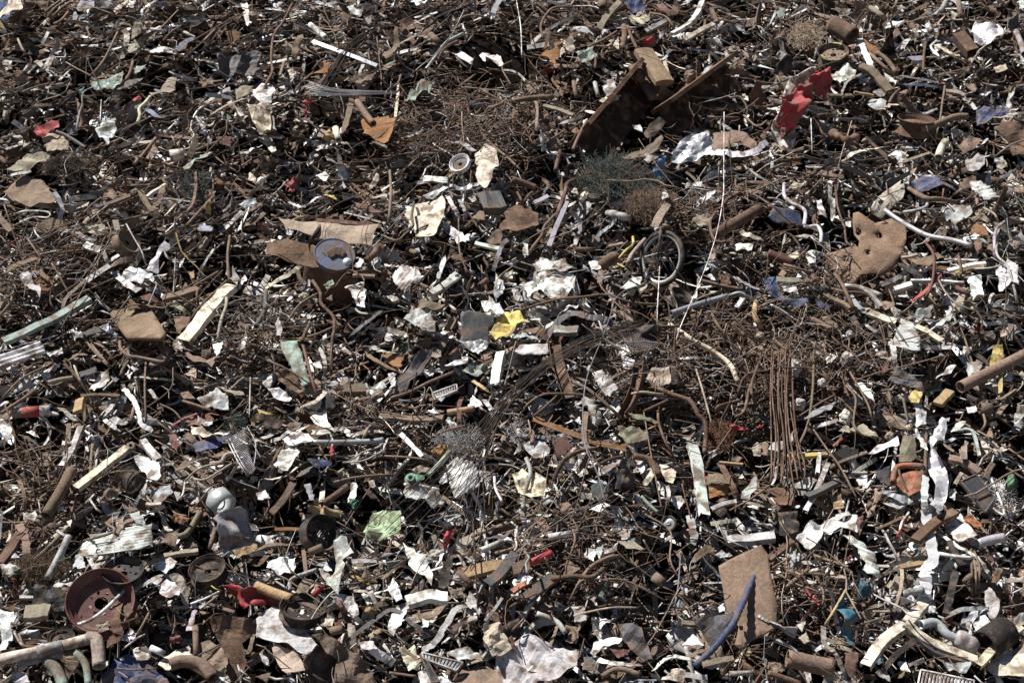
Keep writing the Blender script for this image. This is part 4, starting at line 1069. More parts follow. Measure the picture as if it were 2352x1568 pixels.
DATA2 = """
@3,2
k F 112,120 140,82 180,110 180,150 150,190 115,170; pale concrete lump leftmost in the rod tangle beside hanging cables; leftmost concrete lump
k F 370,90 400,50 440,60 458,100 390,130; pale concrete lump lying on the rods, rightmost of the upper three; right concrete lump
k F 258,215 285,188 310,205 290,240 260,235; smallest pale concrete lump, in the rod tangle between larger ones; smallest concrete lump
k F 105,340 140,300 207,320 160,370; pale concrete lump just above a silver roll and right of the hanging cables; low concrete lump
k F 368,400 400,352 436,370 435,430 400,450; pale concrete lump at the right end of a grey tarp; tarp concrete lump
s1u W 300,90 330,65 372,80 340,100 310,120
s1u W 455,225 490,210 540,250 562,320 520,290; white curved shell right of the concrete lumps; white curved shell
p62 N 1010,240 1160,165 1380,55; big grey brown pipe sticking out at the right edge; big pipe at right edge
s1f Y 1165,130 1180,20 1230,15 1235,110; yellow bent bracket behind the big pipe at the right edge; yellow bracket
t22 Y 1220,170 1220,270
s1u Y 735,290 770,250 810,270 790,320 750,322; small yellow crumpled box above a silver foil strip; small yellow box
s1 D 630,200 700,150 800,210 820,270 760,240 680,230; dark grey hood-like sheet above the small yellow box; dark hood sheet
s2u A 770,330 800,320 830,380 830,435 780,440; silver foil square under the small yellow box; foil under yellow box
s2u A 855,570 850,520 900,430 955,395 940,460 890,540; silver foil strip leaning right, upper arm of the crossed foils; upper crossed foil
s2u A 840,650 870,580 940,700 940,780 890,895 850,870 880,760; broad silver foil strip, lower arm of the crossed foils; lower crossed foil
s2u A 770,470 810,500 840,570 800,550
t36 A 830,700 820,780 825,895
s1 U 690,560 715,490 770,500 780,600 750,635 690,630; olive bottle-like container left of the crossed foils; olive bottle
p32 o 655,740 670,670 720,650 815,655; bent orange pipe over an orange sheet; bent orange pipe
s1 o 670,690 800,690 800,780 740,810 680,760; orange rusty sheet under the bent orange pipe; orange sheet
h28 Y 100,603 180,600 320,590; yellow bar lying right of the hanging cables; yellow bar
s0 o 340,550 385,495 395,510 360,550; small orange plastic piece right of the hanging cables; small orange piece
h38 D 200,815 280,780 355,740; dark grey perforated bar; dark perforated short bar
h26 W 195,890 250,790 315,640; white bar standing below the yellow bar; white bar below yellow
h18 W 270,585 260,690
s0f D 560,690 640,650 640,760 590,740
t36 G 590,780 660,810 760,840
h52 T 890,330 955,262; small wooden block left of the big pipe at the right edge; wooden block
r18 N 830,490 825,690
r15 D 710,300 735,430
c g 1240,760 1265,690 1320,730 1290,800 1250,800; bright green plastic bag at the right edge; bright green bag
h52 N 950,610 1040,640 1110,690
c m 585,135 620,115 660,130 640,168 600,165; dark red and blue wrapper above the dark grey hood; red wrapper
s1u W 880,200 960,120 990,130 960,170
t30 W 650,0 660,60 670,120; white post end above the red wrapper
s1 L 1040,110 1130,110 1110,160 1050,190
s1u W 525,580 580,540 680,500 690,540 610,580; white sheet left of the olive bottle; white sheet by olive bottle
s1 G 180,420 280,340 400,295 330,360 230,410
t30 L 240,450 370,410
s1 E 420,460 500,430 580,500 500,490
h16 L 440,690 520,690
s2u W 460,720 520,700 520,750 480,760
h16 L 980,465 1070,470 1110,600
c m 510,860 550,820 560,850 525,890; dark purple torn scrap below the grey sheet; dark purple scrap
c m 570,780 580,760 600,775 585,790
h20 C 980,750 1015,690
s1 E 560,70 590,45 650,80 640,110
r13 N 0,150 80,100 100,20
b14 N 240,60 235,250 210,430 150,570 100,700
r10 N 210,420 300,550 380,660 470,830
b12 N 410,230 460,300 450,430 500,500
b11 N 430,160 520,320 550,420
r10 N 150,400 260,330 350,280
s1 L 0,560 100,500 160,450 150,510 60,580
s2 L 110,760 220,710 260,730 220,780
s1 T 330,830 380,790 400,870 350,880
h26 N 1140,720 1160,670 1180,640
s1 E 1000,570 1040,520 1050,610 1010,620
r12 W 1160,860 1240,900 1160,690
s2u W 1040,350 1090,340 1100,370 1050,380
p60 N 1110,350 1170,360
s0f K 1150,420 1190,400 1210,440 1160,455
b13 N 1120,470 1140,430 1130,380
s1u W 985,430 1040,420 1020,450 960,480
s2 L 1290,400 1310,330 1343,330 1343,390 1290,450
s2u W 1240,180 1280,160 1280,210 1240,210
r12 R 680,650 700,720 750,820
s0 L 750,810 790,760 820,800 800,840
h16 N 270,700 360,640 520,580
r12 N 1250,660 1343,720
s1 L 600,850 720,820 760,850 650,880
s2u W 950,760 990,780 980,830 950,820
s1 E 430,480 370,470 420,430
s0 E 1180,560 1230,570 1220,600 1180,590
t14 N 1180,320 1240,290 1300,250
k E 620,480 650,470 640,530
@0,3
n8 W 470,125 640,95 800,62 800,180 660,205 520,235; large white ribbed metal panel at lower left; white ribbed panel
s3d L 1125,30 1180,-10 1245,-30 1300,0 1325,90 1342,170 1300,200 1250,210 1190,232 1160,160 1140,90; big light grey crushed duct pipe at lower left; grey duct pipe
s1 T 1220,200 1344,165 1350,200 1240,240
p130 G 1135,-80 1185,-30; galvanised grey round duct end above the crushed duct pipe; round duct end
h60 R 0,270 60,190 110,110; rust brown bar leaning at the left edge; leaning rusty bar
t40 N 140,270 135,150 100,60
p36 L 250,345 320,210 360,125; light grey pipe leaning above the big red wheel rim; leaning grey pipe
p22 N 180,250 260,180 345,90
s1f K 165,500 185,375 350,410 340,520; black bent panel left of the big red wheel rim; black bent panel
h90 E 130,530 260,520; grey block below the black bent panel; grey block
s2u A 0,530 70,520 60,620 30,740 0,740; silver crumpled bag at the left edge; silver bag at left edge
s2u W 790,370 870,300 950,420 940,440 860,430; white folded carton right of the big red wheel rim; white folded carton
s1 E 885,330 940,320 990,400 985,500 950,470 930,370; beige curled sheet right of the white folded carton; beige curled sheet
s1u W 800,250 880,230 930,260 870,320 810,290
t22 L 690,415 800,355 880,310
b18 W 390,595 480,560 560,500 670,390; white twisted rope lying across the big red wheel rim; white rope
t52 R 620,480 600,560 620,640 560,690; twisted rust brown strip right of the big red wheel rim; twisted rusty strip
s0 R 640,500 680,480 700,520 660,560
r14 R 560,575 640,580 720,555
c m 890,650 920,625 960,660 940,690 895,685; dark red crumpled cloth above a cream board; dark red cloth
s0u C 830,800 860,760 990,700 1025,780 890,830; cream flat board above a brown half pipe; cream flat board
s2u W 630,660 690,605 720,640 680,680
p32 N 1025,600 1030,750
s1f R 1100,560 1180,545 1380,570 1345,610 1270,690 1290,800 1260,895 1215,895 1190,780; rust brown chequer plate bent down, left of the grey torn sheet; rusty chequer plate
s1 N 1040,690 1100,670 1180,740 1200,800 1150,830 1060,790
s2u A 1100,895 1130,840 1150,810 1180,830 1140,895
s0u L 975,620 1010,520 1035,510 1010,620
r9 B 1040,750 1160,690; thin blue rod above the rusty chequer plate; thin blue rod
s2 L 0,280 60,270 110,295 70,330 20,320
c g 40,330 110,295 115,310 50,350; green crumpled wrapper at the left edge; green wrapper
h16 x 770,95 800,170 835,230; thin dark green bar standing on the white ribbed panel; dark green bar
p32 U 905,130 980,110 1050,0; mossy olive pipe bent above the white ribbed panel; mossy pipe
c o 880,20 960,20 1010,40 960,65 900,45; orange red torn scrap above the mossy pipe; orange red scrap
h40 E 800,245 950,215 1040,205; beige plank lying right of the white ribbed panel; low beige plank
s2u B 520,895 560,830 610,770 700,755 790,770 850,850 900,920 700,930; blue crumpled tarpaulin at the bottom left; blue tarpaulin
p58 p 245,780 300,830 335,920; left of two pale green bent tubes at the bottom edge; left green tube
p38 p 400,735 450,800 465,910; right of two pale green bent tubes at the bottom edge; right green tube
t60 N 350,700 380,770 350,850
p66 N 890,800 960,780 1060,800 1120,870
s1 L 60,830 130,840 160,895 70,895
h30 L 90,800 200,770 330,745
s2u W 420,200 460,130 500,150 510,220 440,240
s2u L 390,240 430,220 450,290 410,300
s1 N 840,160 880,110 940,90 920,180
r13 N 100,640 130,700 230,700
s2u W 0,220 60,210 100,230 30,260
s2u W 120,10 190,0 200,40 130,50
s1 N 190,20 280,0 260,40
b14 N 720,640 760,570 780,530
r9 W 640,720 720,660 760,640
s1 E 500,590 570,570 570,620 520,630
h30 D 740,700 780,740 830,770
p34 W 790,710 860,740
s2u W 690,720 760,690 790,760 720,780
r8 Y 1090,370 1130,400 1160,410
r11 W 1000,480 1080,450 1160,410
r12 E 1050,510 1100,470 1150,430
h18 N 1090,480 1230,525
s2u W 1110,180 1160,150 1170,200 1120,200
s2u L 1140,830 1200,890 1100,895
s1 N 960,160 1010,150 1040,180 960,200
t20 N 1330,640 1310,720 1290,740
k C 1130,820 1155,805 1180,825 1155,845
r12 W 70,620 110,690 150,705
r14 N 440,150 600,100 560,60
t50 L 700,0 740,60 700,60
s2 E 610,40 650,30 650,90 610,80
p22 N 1100,190 1130,80
h14 L 300,97 340,125
s2u W 270,380 400,370 380,390 290,400
s1 C 350,50 380,40 370,80
h26 N 590,160 640,70 700,40
@1,3
s1u L 0,560 90,485 110,490 230,590 330,700 260,750 120,690 0,650; big galvanised grey bent sheet with rust stains at the bottom; big grey bent sheet
s1 E 70,690 180,720 230,760 255,820 170,860 110,780; torn beige flap hanging from the big grey bent sheet; torn beige flap
s1f N 290,640 350,630 480,710 580,790 645,915 390,915 430,760 370,740; big rust brown curved plate at the bottom edge; big brown curved plate
s0d k 250,770 320,690 430,760 395,915 280,915
p32 r 300,440 345,385; short bright red tube above a blackened rim at the bottom; short red tube
c m 400,455 450,460 510,580 470,580 430,500; dark red torn cloth right of the blackened flat rim; torn dark red cloth
s1u W 770,155 830,190 890,240 930,340 920,380 870,330 800,270; long white torn panel right of the pale green machine cover; long white torn panel
s1u W 690,600 740,490 830,460 790,540 720,640; white pointed panel right of the torn dark red cloth; white pointed panel
h72 W 790,470 900,440 1005,448; white ribbed bar right of the white pointed panel; white ribbed bar
t34 L 870,725 940,680 1000,580 1060,500 1120,495; light grey curved strap rising to the right at the bottom; light curved strap
t24 D 470,680 600,580 720,510 830,590 940,645; dark grey bent strap forming a peak at the bottom; peaked dark strap
s2u A 690,400 720,340 770,450 735,470
s0f D 800,430 890,340 885,400 850,430; dark grey fin-shaped plate below the long white torn panel; dark fin
s2u A 55,290 100,240 210,240 200,320 110,320; round crumpled silver lamp shell left of a white twisted tube; silver lamp shell
s2u L 380,400 410,300 420,180 480,140 510,200 450,240 450,380 430,430; light grey twisted sheet tube in the lower middle; twisted sheet tube
s1u L 330,300 380,320 400,370 360,360
s1u N 1020,895 1080,830 1180,810 1260,830 1320,920 1020,920; brown grey rounded shell at the bottom edge; rounded bottom shell
s2 E 1190,590 1270,580 1320,660 1340,720 1240,760 1200,680
s2u L 1000,740 1060,710 1170,740 1190,780 1060,770
h54 D 1210,380 1290,310 1360,215; dark grey bar slanting up beside a tan board; slanting dark bar
h70 T 1090,325 1200,295 1360,268; tan rough board left of the short bright red pipe; tan rough board
p32 R 1060,310 1130,380
p44 N 395,622 460,612
s1 k 960,390 980,250 1040,230 1020,320 990,400
s2 C 760,740 830,700 860,820 800,830
s2u W 850,850 880,830 1030,895 860,895
c r 980,150 1010,95 1050,70 1020,130 990,200; pinkish red ribbon right of the long white torn panel; pink ribbon
s1 E 1060,150 1200,70 1180,110 1110,180
c T 540,490 600,490 640,530 600,550; small tan sponge piece; tan sponge
p22 L 180,410 190,350 320,300
r9 k 120,130 180,300 330,375 500,375 640,330 900,190; thin dark wire looping in a shallow arc; looping dark wire
r8 k 1135,0 1150,250 1165,570; thin dark wire hanging straight down; straight hanging wire
s2 v 565,110 600,30 660,-5 760,-5 765,100 700,140 600,135; pale green machine cover in the lower middle; pale green machine cover
t22 N 0,200 80,170 180,170
h22 N 250,200 265,330
h20 O 100,90 230,90
p38 N 280,210 350,180
t30 R 80,200 20,270 0,280
s1 N 200,430 250,340 300,360 270,420
s2u W 400,310 370,260 350,300
s2u L 580,400 600,380 640,480 610,470
s2u W 910,210 960,190 980,240 920,230
s2u W 1020,160 940,290 960,280
s1 R 850,170 880,170 900,220 870,210
s2u L 1100,480 1130,410 1180,510 1170,540
h16 L 1200,570 1250,510 1290,450
s2 N 1010,410 1080,400 1090,440 1020,430
s1 E 1070,590 1040,660 1130,540 1160,560
t26 k 1030,660 1050,600 1120,570
s2u W 880,560 940,520 900,600 870,610
s1 N 840,540 1000,490 960,540 870,570
s2 E 800,560 850,540 870,570 790,610
s2u W 430,430 510,440 540,530 510,560 470,490
r14 N 700,840 840,860
r10 k 260,820 330,870 380,895
s2 C 340,560 410,560 400,600 340,600
h16 N 770,710 830,760 850,800
t30 k 600,510 650,480 690,480
s2u W 540,680 620,680 640,720 560,720
s2 D 540,690 600,770 570,750
s2u L 20,740 60,760 70,800 40,790
s0 N 0,860 40,850 80,840 60,895
p50 T 0,385 90,420 190,455
s2 D 1190,680 1240,700 1210,740
s2u L 190,540 215,525 210,560
p16 N 1130,130 1250,80
s1 W 1270,110 1340,140 1340,160 1270,150
p30 W 1180,200 1300,150
s1 D 1160,150 1343,100 1300,140
@2,3
s2u L 0,690 60,650 200,680 300,700 355,720 340,810 270,840 200,895 0,895 -120,880 -80,760; big crumpled light grey sheet at the bottom edge; big crumpled grey sheet
s1f D 940,560 1160,520 1165,560 1100,680 1040,700 1000,640; dark grey bent plate left of the big brown plate; dark bent plate
h30 N 890,580 1010,590
p38 r 90,268 150,240 208,212; short bright red pipe in the lower middle; short red pipe
h66 N 0,300 90,280
s1u W 410,740 430,690 500,655 580,660 560,690 480,700 430,760; white curled sheet at the bottom left of a dark sheet; white curled sheet
t28 W 420,760 520,790 680,800
s1f D 550,590 600,580 680,600 740,770 690,770 620,720; dark grey folded sheet at the bottom middle; dark folded sheet
b26 R 200,350 330,335 420,340 490,285; thick ribbed rusty rod right of the short bright red pipe; rod by red pipe
r22 N 340,390 410,290 500,240 560,230
s1 N 270,330 290,230 360,300 310,330
p54 N 745,335 795,375; small brown open can in the dark tangle; small brown can
s0u W 890,700 950,640 1010,700; white triangular sheet below the dark bent plate; white triangle
s1u W 1120,520 1150,485 1175,520
h60 L 1130,150 1250,140 1380,128; light grey ribbed profile right of the tall white post's foot; grey ribbed profile
s2u L 1060,220 1100,200 1160,230 1090,240
p28 L 130,530 230,570 280,630
h60 D 60,460 150,390 230,330; dark grey striped plank left of the thick ribbed rod; dark striped plank
s1u W 0,370 60,320 110,340 90,380 20,400
h32 o 0,420 40,390 85,370; orange red brick-like bar left of the dark striped plank; orange bar
p34 W 190,130 310,110
s0 b 600,155 640,135 650,150 615,168; tiny bright blue packet in the lower middle; tiny blue packet
s1u W 370,230 400,190 440,200 430,260
s2 L 430,200 480,170 460,260
s2 E 550,110 590,95 620,120 590,140
t22 W 740,830 790,780 850,755 970,780; white perforated bent strip at the bottom; perforated bent strip
p28 N 470,860 560,820 670,850
s1 C 780,880 850,820 910,830 900,890
t20 N 1200,590 1210,680 1190,740
t40 L 930,20 950,90 960,170
s2u L 480,220 540,170 560,150 540,210
s1 E 550,150 640,150 700,200 600,190
s1 N 120,30 170,30 215,110 190,130 150,100
s1f k 80,85 150,80 155,125 85,125
t26 L 70,80 60,30 50,0
r10 E 360,530 520,500 660,500
b12 N 300,240 330,150 320,90
r9 N 460,350 600,360 800,460
r9 N 300,460 380,350 560,370
r10 N 700,10 830,100 830,250 890,370
p24 N 280,600 320,620 330,680
s2 N 280,680 310,600 360,600 340,690
s2 E 410,640 450,620 460,650
s2u W 460,560 550,560 480,590 460,610
s1 D 380,760 440,760 440,830 370,830
s1 m 510,720 630,720 560,770
s1 D 560,750 600,720 620,780
s1 N 900,760 1000,710 1030,720 960,760
s2u W 320,510 380,490 390,560 330,580
s2 E 430,470 380,440 450,430
r9 L 670,880 760,880; silver thin tube
p26 L 1140,845 1260,842
h30 E 1000,800 1080,780 1160,765
c Y 1225,730 1250,725 1258,750 1235,752; tiny yellow lump at the foot of the big brown plate; tiny yellow lump
s1 N 1290,310 1320,300 1320,345 1285,345
t16 L 1290,540 1343,570
r11 N 980,480 1060,470 1000,520
s2 W 880,390 920,400 920,440
t40 N 950,250 1030,190 1050,250
s2u W 1080,500 1110,480 1120,520 1085,525
r12 N 0,620 60,560 30,600
s1 L 120,10 210,10 190,30
t22 C 1040,60 1180,40
s2 k 590,400 660,330 640,420
r8 b 850,510 870,400 885,220
@3,3
c e 470,440 475,380 490,338 510,340 535,400 530,440 500,452; small teal torn plastic, upper of two hanging pieces; upper teal plastic
c e 355,520 390,440 410,480 440,500 470,560 430,600 460,680 440,710 400,650 380,620 385,560; long teal torn plastic, lower of two hanging pieces; lower teal plastic
s2u W 145,130 230,50 420,0 440,20 300,70 280,170 200,180; white crumpled sheet at the upper right of the big brown plate; white sheet by brown plate
s1u W 285,100 340,50 470,20 470,100 380,80 330,110
n6 W 380,110 480,150 560,220 585,330 520,330 480,220 420,150; white curved ribbed sheet above the teal plastic; white curved ribbed sheet
t56 A 825,-10 850,130 862,260 822,310 830,400 830,480; long crinkled silver foil strip hanging straight down at lower right; long silver strip
s0u W 915,70 1010,10 1100,120 1000,160; white square panel with scratches at lower right; white square panel
c m 440,100 470,30 500,20 495,90 470,145; dark purple plastic scrap above the white curved ribbed sheet; purple plastic
h40 R 0,250 130,150
h54 R 770,150 870,60 985,-5; rust brown beam behind the long silver strip; beam behind silver strip
h14 R 570,90 690,35
h62 C 510,810 600,680 720,590 815,485; long cream white channel slanting up at lower right; cream white channel
h50 C 720,580 850,680 1095,775; long cream frame bar slanting down at lower right; cream frame bar
h40 D 740,600 860,720 1050,785
p48 G 800,590 880,580 940,640 1010,670; grey bent exhaust pipe right of the cream white channel; grey exhaust pipe
z95 L 985,650 1095,715
p160 k 1130,700 1250,620; dark rusty drum end beside a cream cabinet; dark drum end
s1u C 1120,800 1250,730 1344,690 1400,800 1344,860 1180,850; cream cabinet panel at the lower right corner; cream cabinet panel
h42 C 1100,805 1200,700 1330,600; cream frame edge of the cabinet panel at lower right; cream frame edge
s2u L 1135,420 1160,395 1220,460 1210,530 1170,570 1140,500; light grey folded plastic standing up at right; grey folded plastic
s2u W 1060,580 1140,540 1190,610 1120,650; white plastic panel under the grey folded plastic; white plastic panel
h38 K 935,535 960,420 985,315; black flat upright strip right of the long silver strip; black upright strip
h32 K 1030,300 980,220 950,150
t24 W 1170,345 1110,250 1020,190 890,110
r22 W 890,215 1000,235 1090,240
t24 L 930,550 1020,510 1160,500
s2u L 980,590 1090,520 1160,510 1060,570
s0 r 180,405 200,400 280,480 265,490; pale red brick-like slab left of the teal plastic; pale red slab
t30 L 290,600 300,690 360,750 410,870
p90 N 100,765 230,795 340,815; brown half crushed pipe at the bottom right; crushed brown pipe
p28 R 0,840 90,870 170,900
s0f R 400,840 410,740 475,735 465,830 440,870; rust brown plate with a round hole at the bottom; small rust plate
r15 T 300,590 350,510 410,405; thin tan stick left of the teal plastic; tan stick
b22 N 90,400 150,350 210,300
p50 G 1100,165 1170,145 1240,132; grey gas strut cylinder right of the white square panel; grey cylinder
r14 N 1060,190 1090,300 1085,420
r14 N 1080,200 1110,290 1100,400
r14 N 1065,180 1070,300 1070,430
k N 720,330 760,320 750,380 720,400
t18 E 700,270 700,380 660,520
s1 R 1170,370 1190,290 1230,300 1200,380
s1 R 1100,230 1180,230 1180,260
s2u L 610,230 690,210 680,250
h30 T 690,290 840,262
s0f D 640,460 700,440 780,470 700,495
c e 570,770 600,760 610,795 575,798; small teal scrap at the bottom; bottom teal scrap
c e 780,215 805,195 800,225 785,230; tiny teal scrap left of the long silver strip; tiny teal scrap
t18 L 0,570 60,590 130,645
s0 E 160,660 200,630 220,680 190,690
s1u W 680,790 720,780 750,840 700,830
s1 k 50,0 150,0 160,100 60,120
s2u L 100,210 150,190 150,250 110,300
b14 N 0,310 60,270 150,220
s1u W 20,320 60,290 70,320 40,330
r10 L 1300,200 1343,170
h14 N 240,225 340,260 420,285
t12 L 600,90 650,180 720,310
s2 E 600,400 680,330 720,350 700,410
p40 L 700,430 750,420 810,410
r12 W 690,130 700,60 740,0
s2 W 800,490 870,490 890,530 830,530
s1 m 910,560 960,560 980,600 930,590
s1 N 680,870 760,780 700,870
h30 k 600,830 680,740 770,670
s2 L 900,790 1060,790 1040,840 950,830
t16 L 740,800 820,770
r12 E 550,520 640,520
s1 N 430,700 340,660 300,670 370,690
s2 N 0,790 60,790 90,830 30,850
s1 L 620,800 560,840 640,890
s1 o 1020,30 1060,10 1130,70 1080,80
r9 r 670,140 700,80 740,10
s1 E 310,340 410,330 400,350
s1 D 380,370 430,340 430,400
r10 N 440,600 640,540
r10 L 1280,425 1343,395
s2u W 1230,350 1343,340 1343,370 1240,370
s2u L 1190,580 1343,540 1343,590 1240,600
r10 N 1230,500 1310,485
p60 N 1040,340 1060,360
s2 L 150,590 200,570 180,630
b12 N 330,490 340,560
"""
NAMES = {'s':'metal_sheet','n':'ribbed_sheet','c':'torn_plastic','k':'broken_lump','r':'metal_rod','b':'ribbed_rod','p':'metal_pipe','t':'metal_strip','h':'metal_bar',
         'q':'square_tube','l':'angle_bar','u':'channel_beam','z':'metal_rod'}
GROUPS = {'metal_sheet':'sheet metal pieces strewn over the heap','crumpled_sheet':'crumpled sheets and foil on the heap','rusty_plate':'rusty plates lying in the heap','metal_rod':'rods and wires strewn over the heap','metal_pipe':'cut pipes lying in the heap','metal_strip':'flat metal strips lying in the heap',
          'metal_bar':'metal bars lying in the heap','ribbed_rod':'ribbed reinforcing rods in the heap','ribbed_sheet':'ribbed sheets lying in the heap','broken_lump':'broken lumps lying in the heap',
          'torn_plastic':'torn plastic and rags on the heap','wooden_board':'wooden boards in the heap','angle_bar':'angle bars in the heap','channel_beam':'channel beams in the heap','concrete_lump':'concrete lumps on the rods'}
def shape_word(pts, kind):
    if kind in 'snck': return None
    d = math.hypot(pts[-1][0]-pts[0][0], pts[-1][1]-pts[0][1]); tot = sum(math.hypot(pts[i+1][0]-pts[i][0], pts[i+1][1]-pts[i][1]) for i in range(len(pts)-1))
    return 'straight' if d > 0.985*tot else 'bent' if d > 0.9*tot else 'curved'
def main_axis(pts):
    a = np.array(pts, float); a = a-a.mean(0); u, s, vt = np.linalg.svd(a, full_matrices=False); v = vt[0]
    return math.degrees(math.atan2(-v[1], v[0])) % 180, float(s[0]/max(1e-6, (s[1] if len(s) > 1 else 1)))
def place(kind, code, pts, label='', lm='', w=0, nm=None):
    K = kind[0]; st = int(kind[1]) if K == 's' else 0; mode = kind[2:] if K == 's' else ''
    ln = max(max(p[0] for p in pts)-min(p[0] for p in pts), max(p[1] for p in pts)-min(p[1] for p in pts))
    word = PAL[code][2]
    name = nm or NAMES[K]
    if K == 's' and not nm: name = 'crumpled_sheet' if st == 2 and code in 'WLACEG' else 'rusty_plate' if code in 'NROk' else 'metal_sheet'
    if not nm:
        if code == 'T' and K in 'htp': name = 'wooden_board' if K != 'p' else 'wooden_post'
        if code == 'F': name = 'concrete_lump'
        if 'cord' in lm or 'rope' in lm: name = 'cord' if 'cord' in lm else 'rope'
        if 'stake' in lm: name = 'wooden_stake'
        if 'chain' in lm: name = 'chain'
        if 'hose' in lm: name = 'hose'
        if 'tarpaulin' in lm: name = 'tarpaulin'
        if 'bag' in lm.split() : name = 'bag'
        if lm.endswith('branch') or lm.endswith('root') or lm.endswith('stick'): name = 'stick'
        if 'foil' in lm: name = 'foil_strip'
        if 'handle' in lm: name = 'wooden_pole'
        if 'rag' in lm.split() or 'cloth' in lm.split(): name = 'rag'
    if K == 's': o = sheet(name, code, pts, st, mode, 0.11+random.uniform(0, .05)+(0.03 if ln > 40 else 0))
    elif K == 'n': o = sheet(name, code, pts, 0, 'u', 0.17, ribs=w)
    elif K == 'c': o = sheet(name, code, pts, 3, 'f', 0.19, thick=0.004, cut=14, amp=.12)
    elif K == 'k': o = lump(name, code, pts, 0.17 if code == 'F' else .13)
    elif K == 'z' and 'shaft' in lm: o = bar(name, code, pts, w, 'z', 0.17, radii=[1,1,.55,.55,.9,.5,.5,1,1,.6,.6,.85,.85,.4])
    elif K == 'z': o = bar(name, code, pts, w, 'z', 0.17, radii=[.8,1.1,.9,1.05,.7])
    else: o = bar(name, code, pts, w, K, 0.14+random.uniform(0, .05)+(0.02 if K in 'rbp' else 0)+(.1 if 'cord' in lm else 0))
    cat = name.replace('_', ' ')
    cx = sum(p[0] for p in pts)/len(pts); cy = sum(p[1] for p in pts)/len(pts)
    ang, asp = main_axis(pts)
    tag(o, label or None, cat, GROUPS.get(name))
    if lm: LM.append((lm, cx, cy))
    if not label or len(label.split()) < 4: REC.append(dict(o=o, kind=cat, col=word, X=cx, Y=cy, ang=ang, asp=asp, len=ln, shape=shape_word(pts, K)))
    return o
def read(txt, full):
    ox = oy = 0; sc = 588/full
    for ln in txt.strip().splitlines():
        if ln[0] == '@':
            a, b = ln[1:].split(','); ox, oy = int(a)*588, int(b)*392; continue
        f = [x.strip() for x in ln.split(';')]; tk = f[0].split()
        k = tk[0]; code = tk[1]; pts = [tuple(float(v) for v in q.split(',')) for q in tk[2:]]
        pts = [(ox+x*sc, oy+y*sc) for x, y in pts]
        w = 0
        if k[0] in 'rbpthqluz': w = float(k[1:])*sc
        if k[0] == 'n': w = int(k[1:])
        label = f[1] if len(f) > 1 else ''; lm = f[2] if len(f) > 2 else ''
        if len(label.split()) < 4: label = ''
        place(k, code, pts, label, lm, w)
read(DATA, 2351); read(DATA2, 1343)
# ------------------------------------------------------------------ pieces with parts
def O_(c, r, full, *pts):
    s = 588/full; return [(c*588+x*s, r*392+y*s) for x, y in pts]
def axes(z):
    z = Vector(z).normalized(); x = Vector((0,0,1)).cross(z)
    if x.length < 1e-3: x = Vector((1,0,0))
    x.normalize(); return Matrix((x, z.cross(x), z)).transposed().to_4x4()
def mesh_part(name, bm, code, parent, smooth=True, col=None): return from_bm(name, bm, code, parent, (0,0,0), smooth, col)
def thing(name, label, cat, loc, lm=None, XY=None, group=None):
    e = empty(name, loc); tag(e, label, cat, group)
    if lm: LM.append((lm, XY[0], XY[1]))
    return e
def wheel_rim(X, Y, rpx, axis, label, lm, code='k', disc='k', width=0.75, holes=5, L=0.2, vents=0, dish=-0.30):
    r = rpx*pxm(X, Y); M = axes(axis); c = P(X, Y, L)
    e = thing('wheel_rim', label, 'wheel rim', c, lm, (X, Y), 'wheel rims lying in the heap')
    W = width; pr = [(1.0,0),(1.02,-.03),(.95,-.06),(.92,-.2),(.80,-.28*W/.75),(.79,-.52*W/.75),(.90,-.6*W/.75),(.93,-W+.06),(1.02,-W+.03),(1.0,-W)]
    inn = [(a-.045, h) for a, h in pr[::-1]]; inn[0] = (.95, -W); inn[-1] = (.955, 0)
    bm = bmesh.new(); lathe(bm, [(a*r, h*r) for a, h in pr+inn+[pr[0]]], 44, M=M); mesh_part('barrel', bm, code, e)
    bm = bmesh.new(); hs = [(0, 0, .20*r)]+[(.34*r*math.cos(2*math.pi*k/holes+.3), .34*r*math.sin(2*math.pi*k/holes+.3), .055*r) for k in range(holes)]
    hs += [(.60*r*math.cos(2*math.pi*k/max(1,vents)), .60*r*math.sin(2*math.pi*k/max(1,vents)), .085*r) for k in range(vents)]
    disc_holes(bm, .765*r, hs, dish*r, M, 0.02*r); mesh_part('disc', bm, disc, e, False); return e
RM = lambda c, r, f, x, y: O_(c, r, f, (x, y))[0]
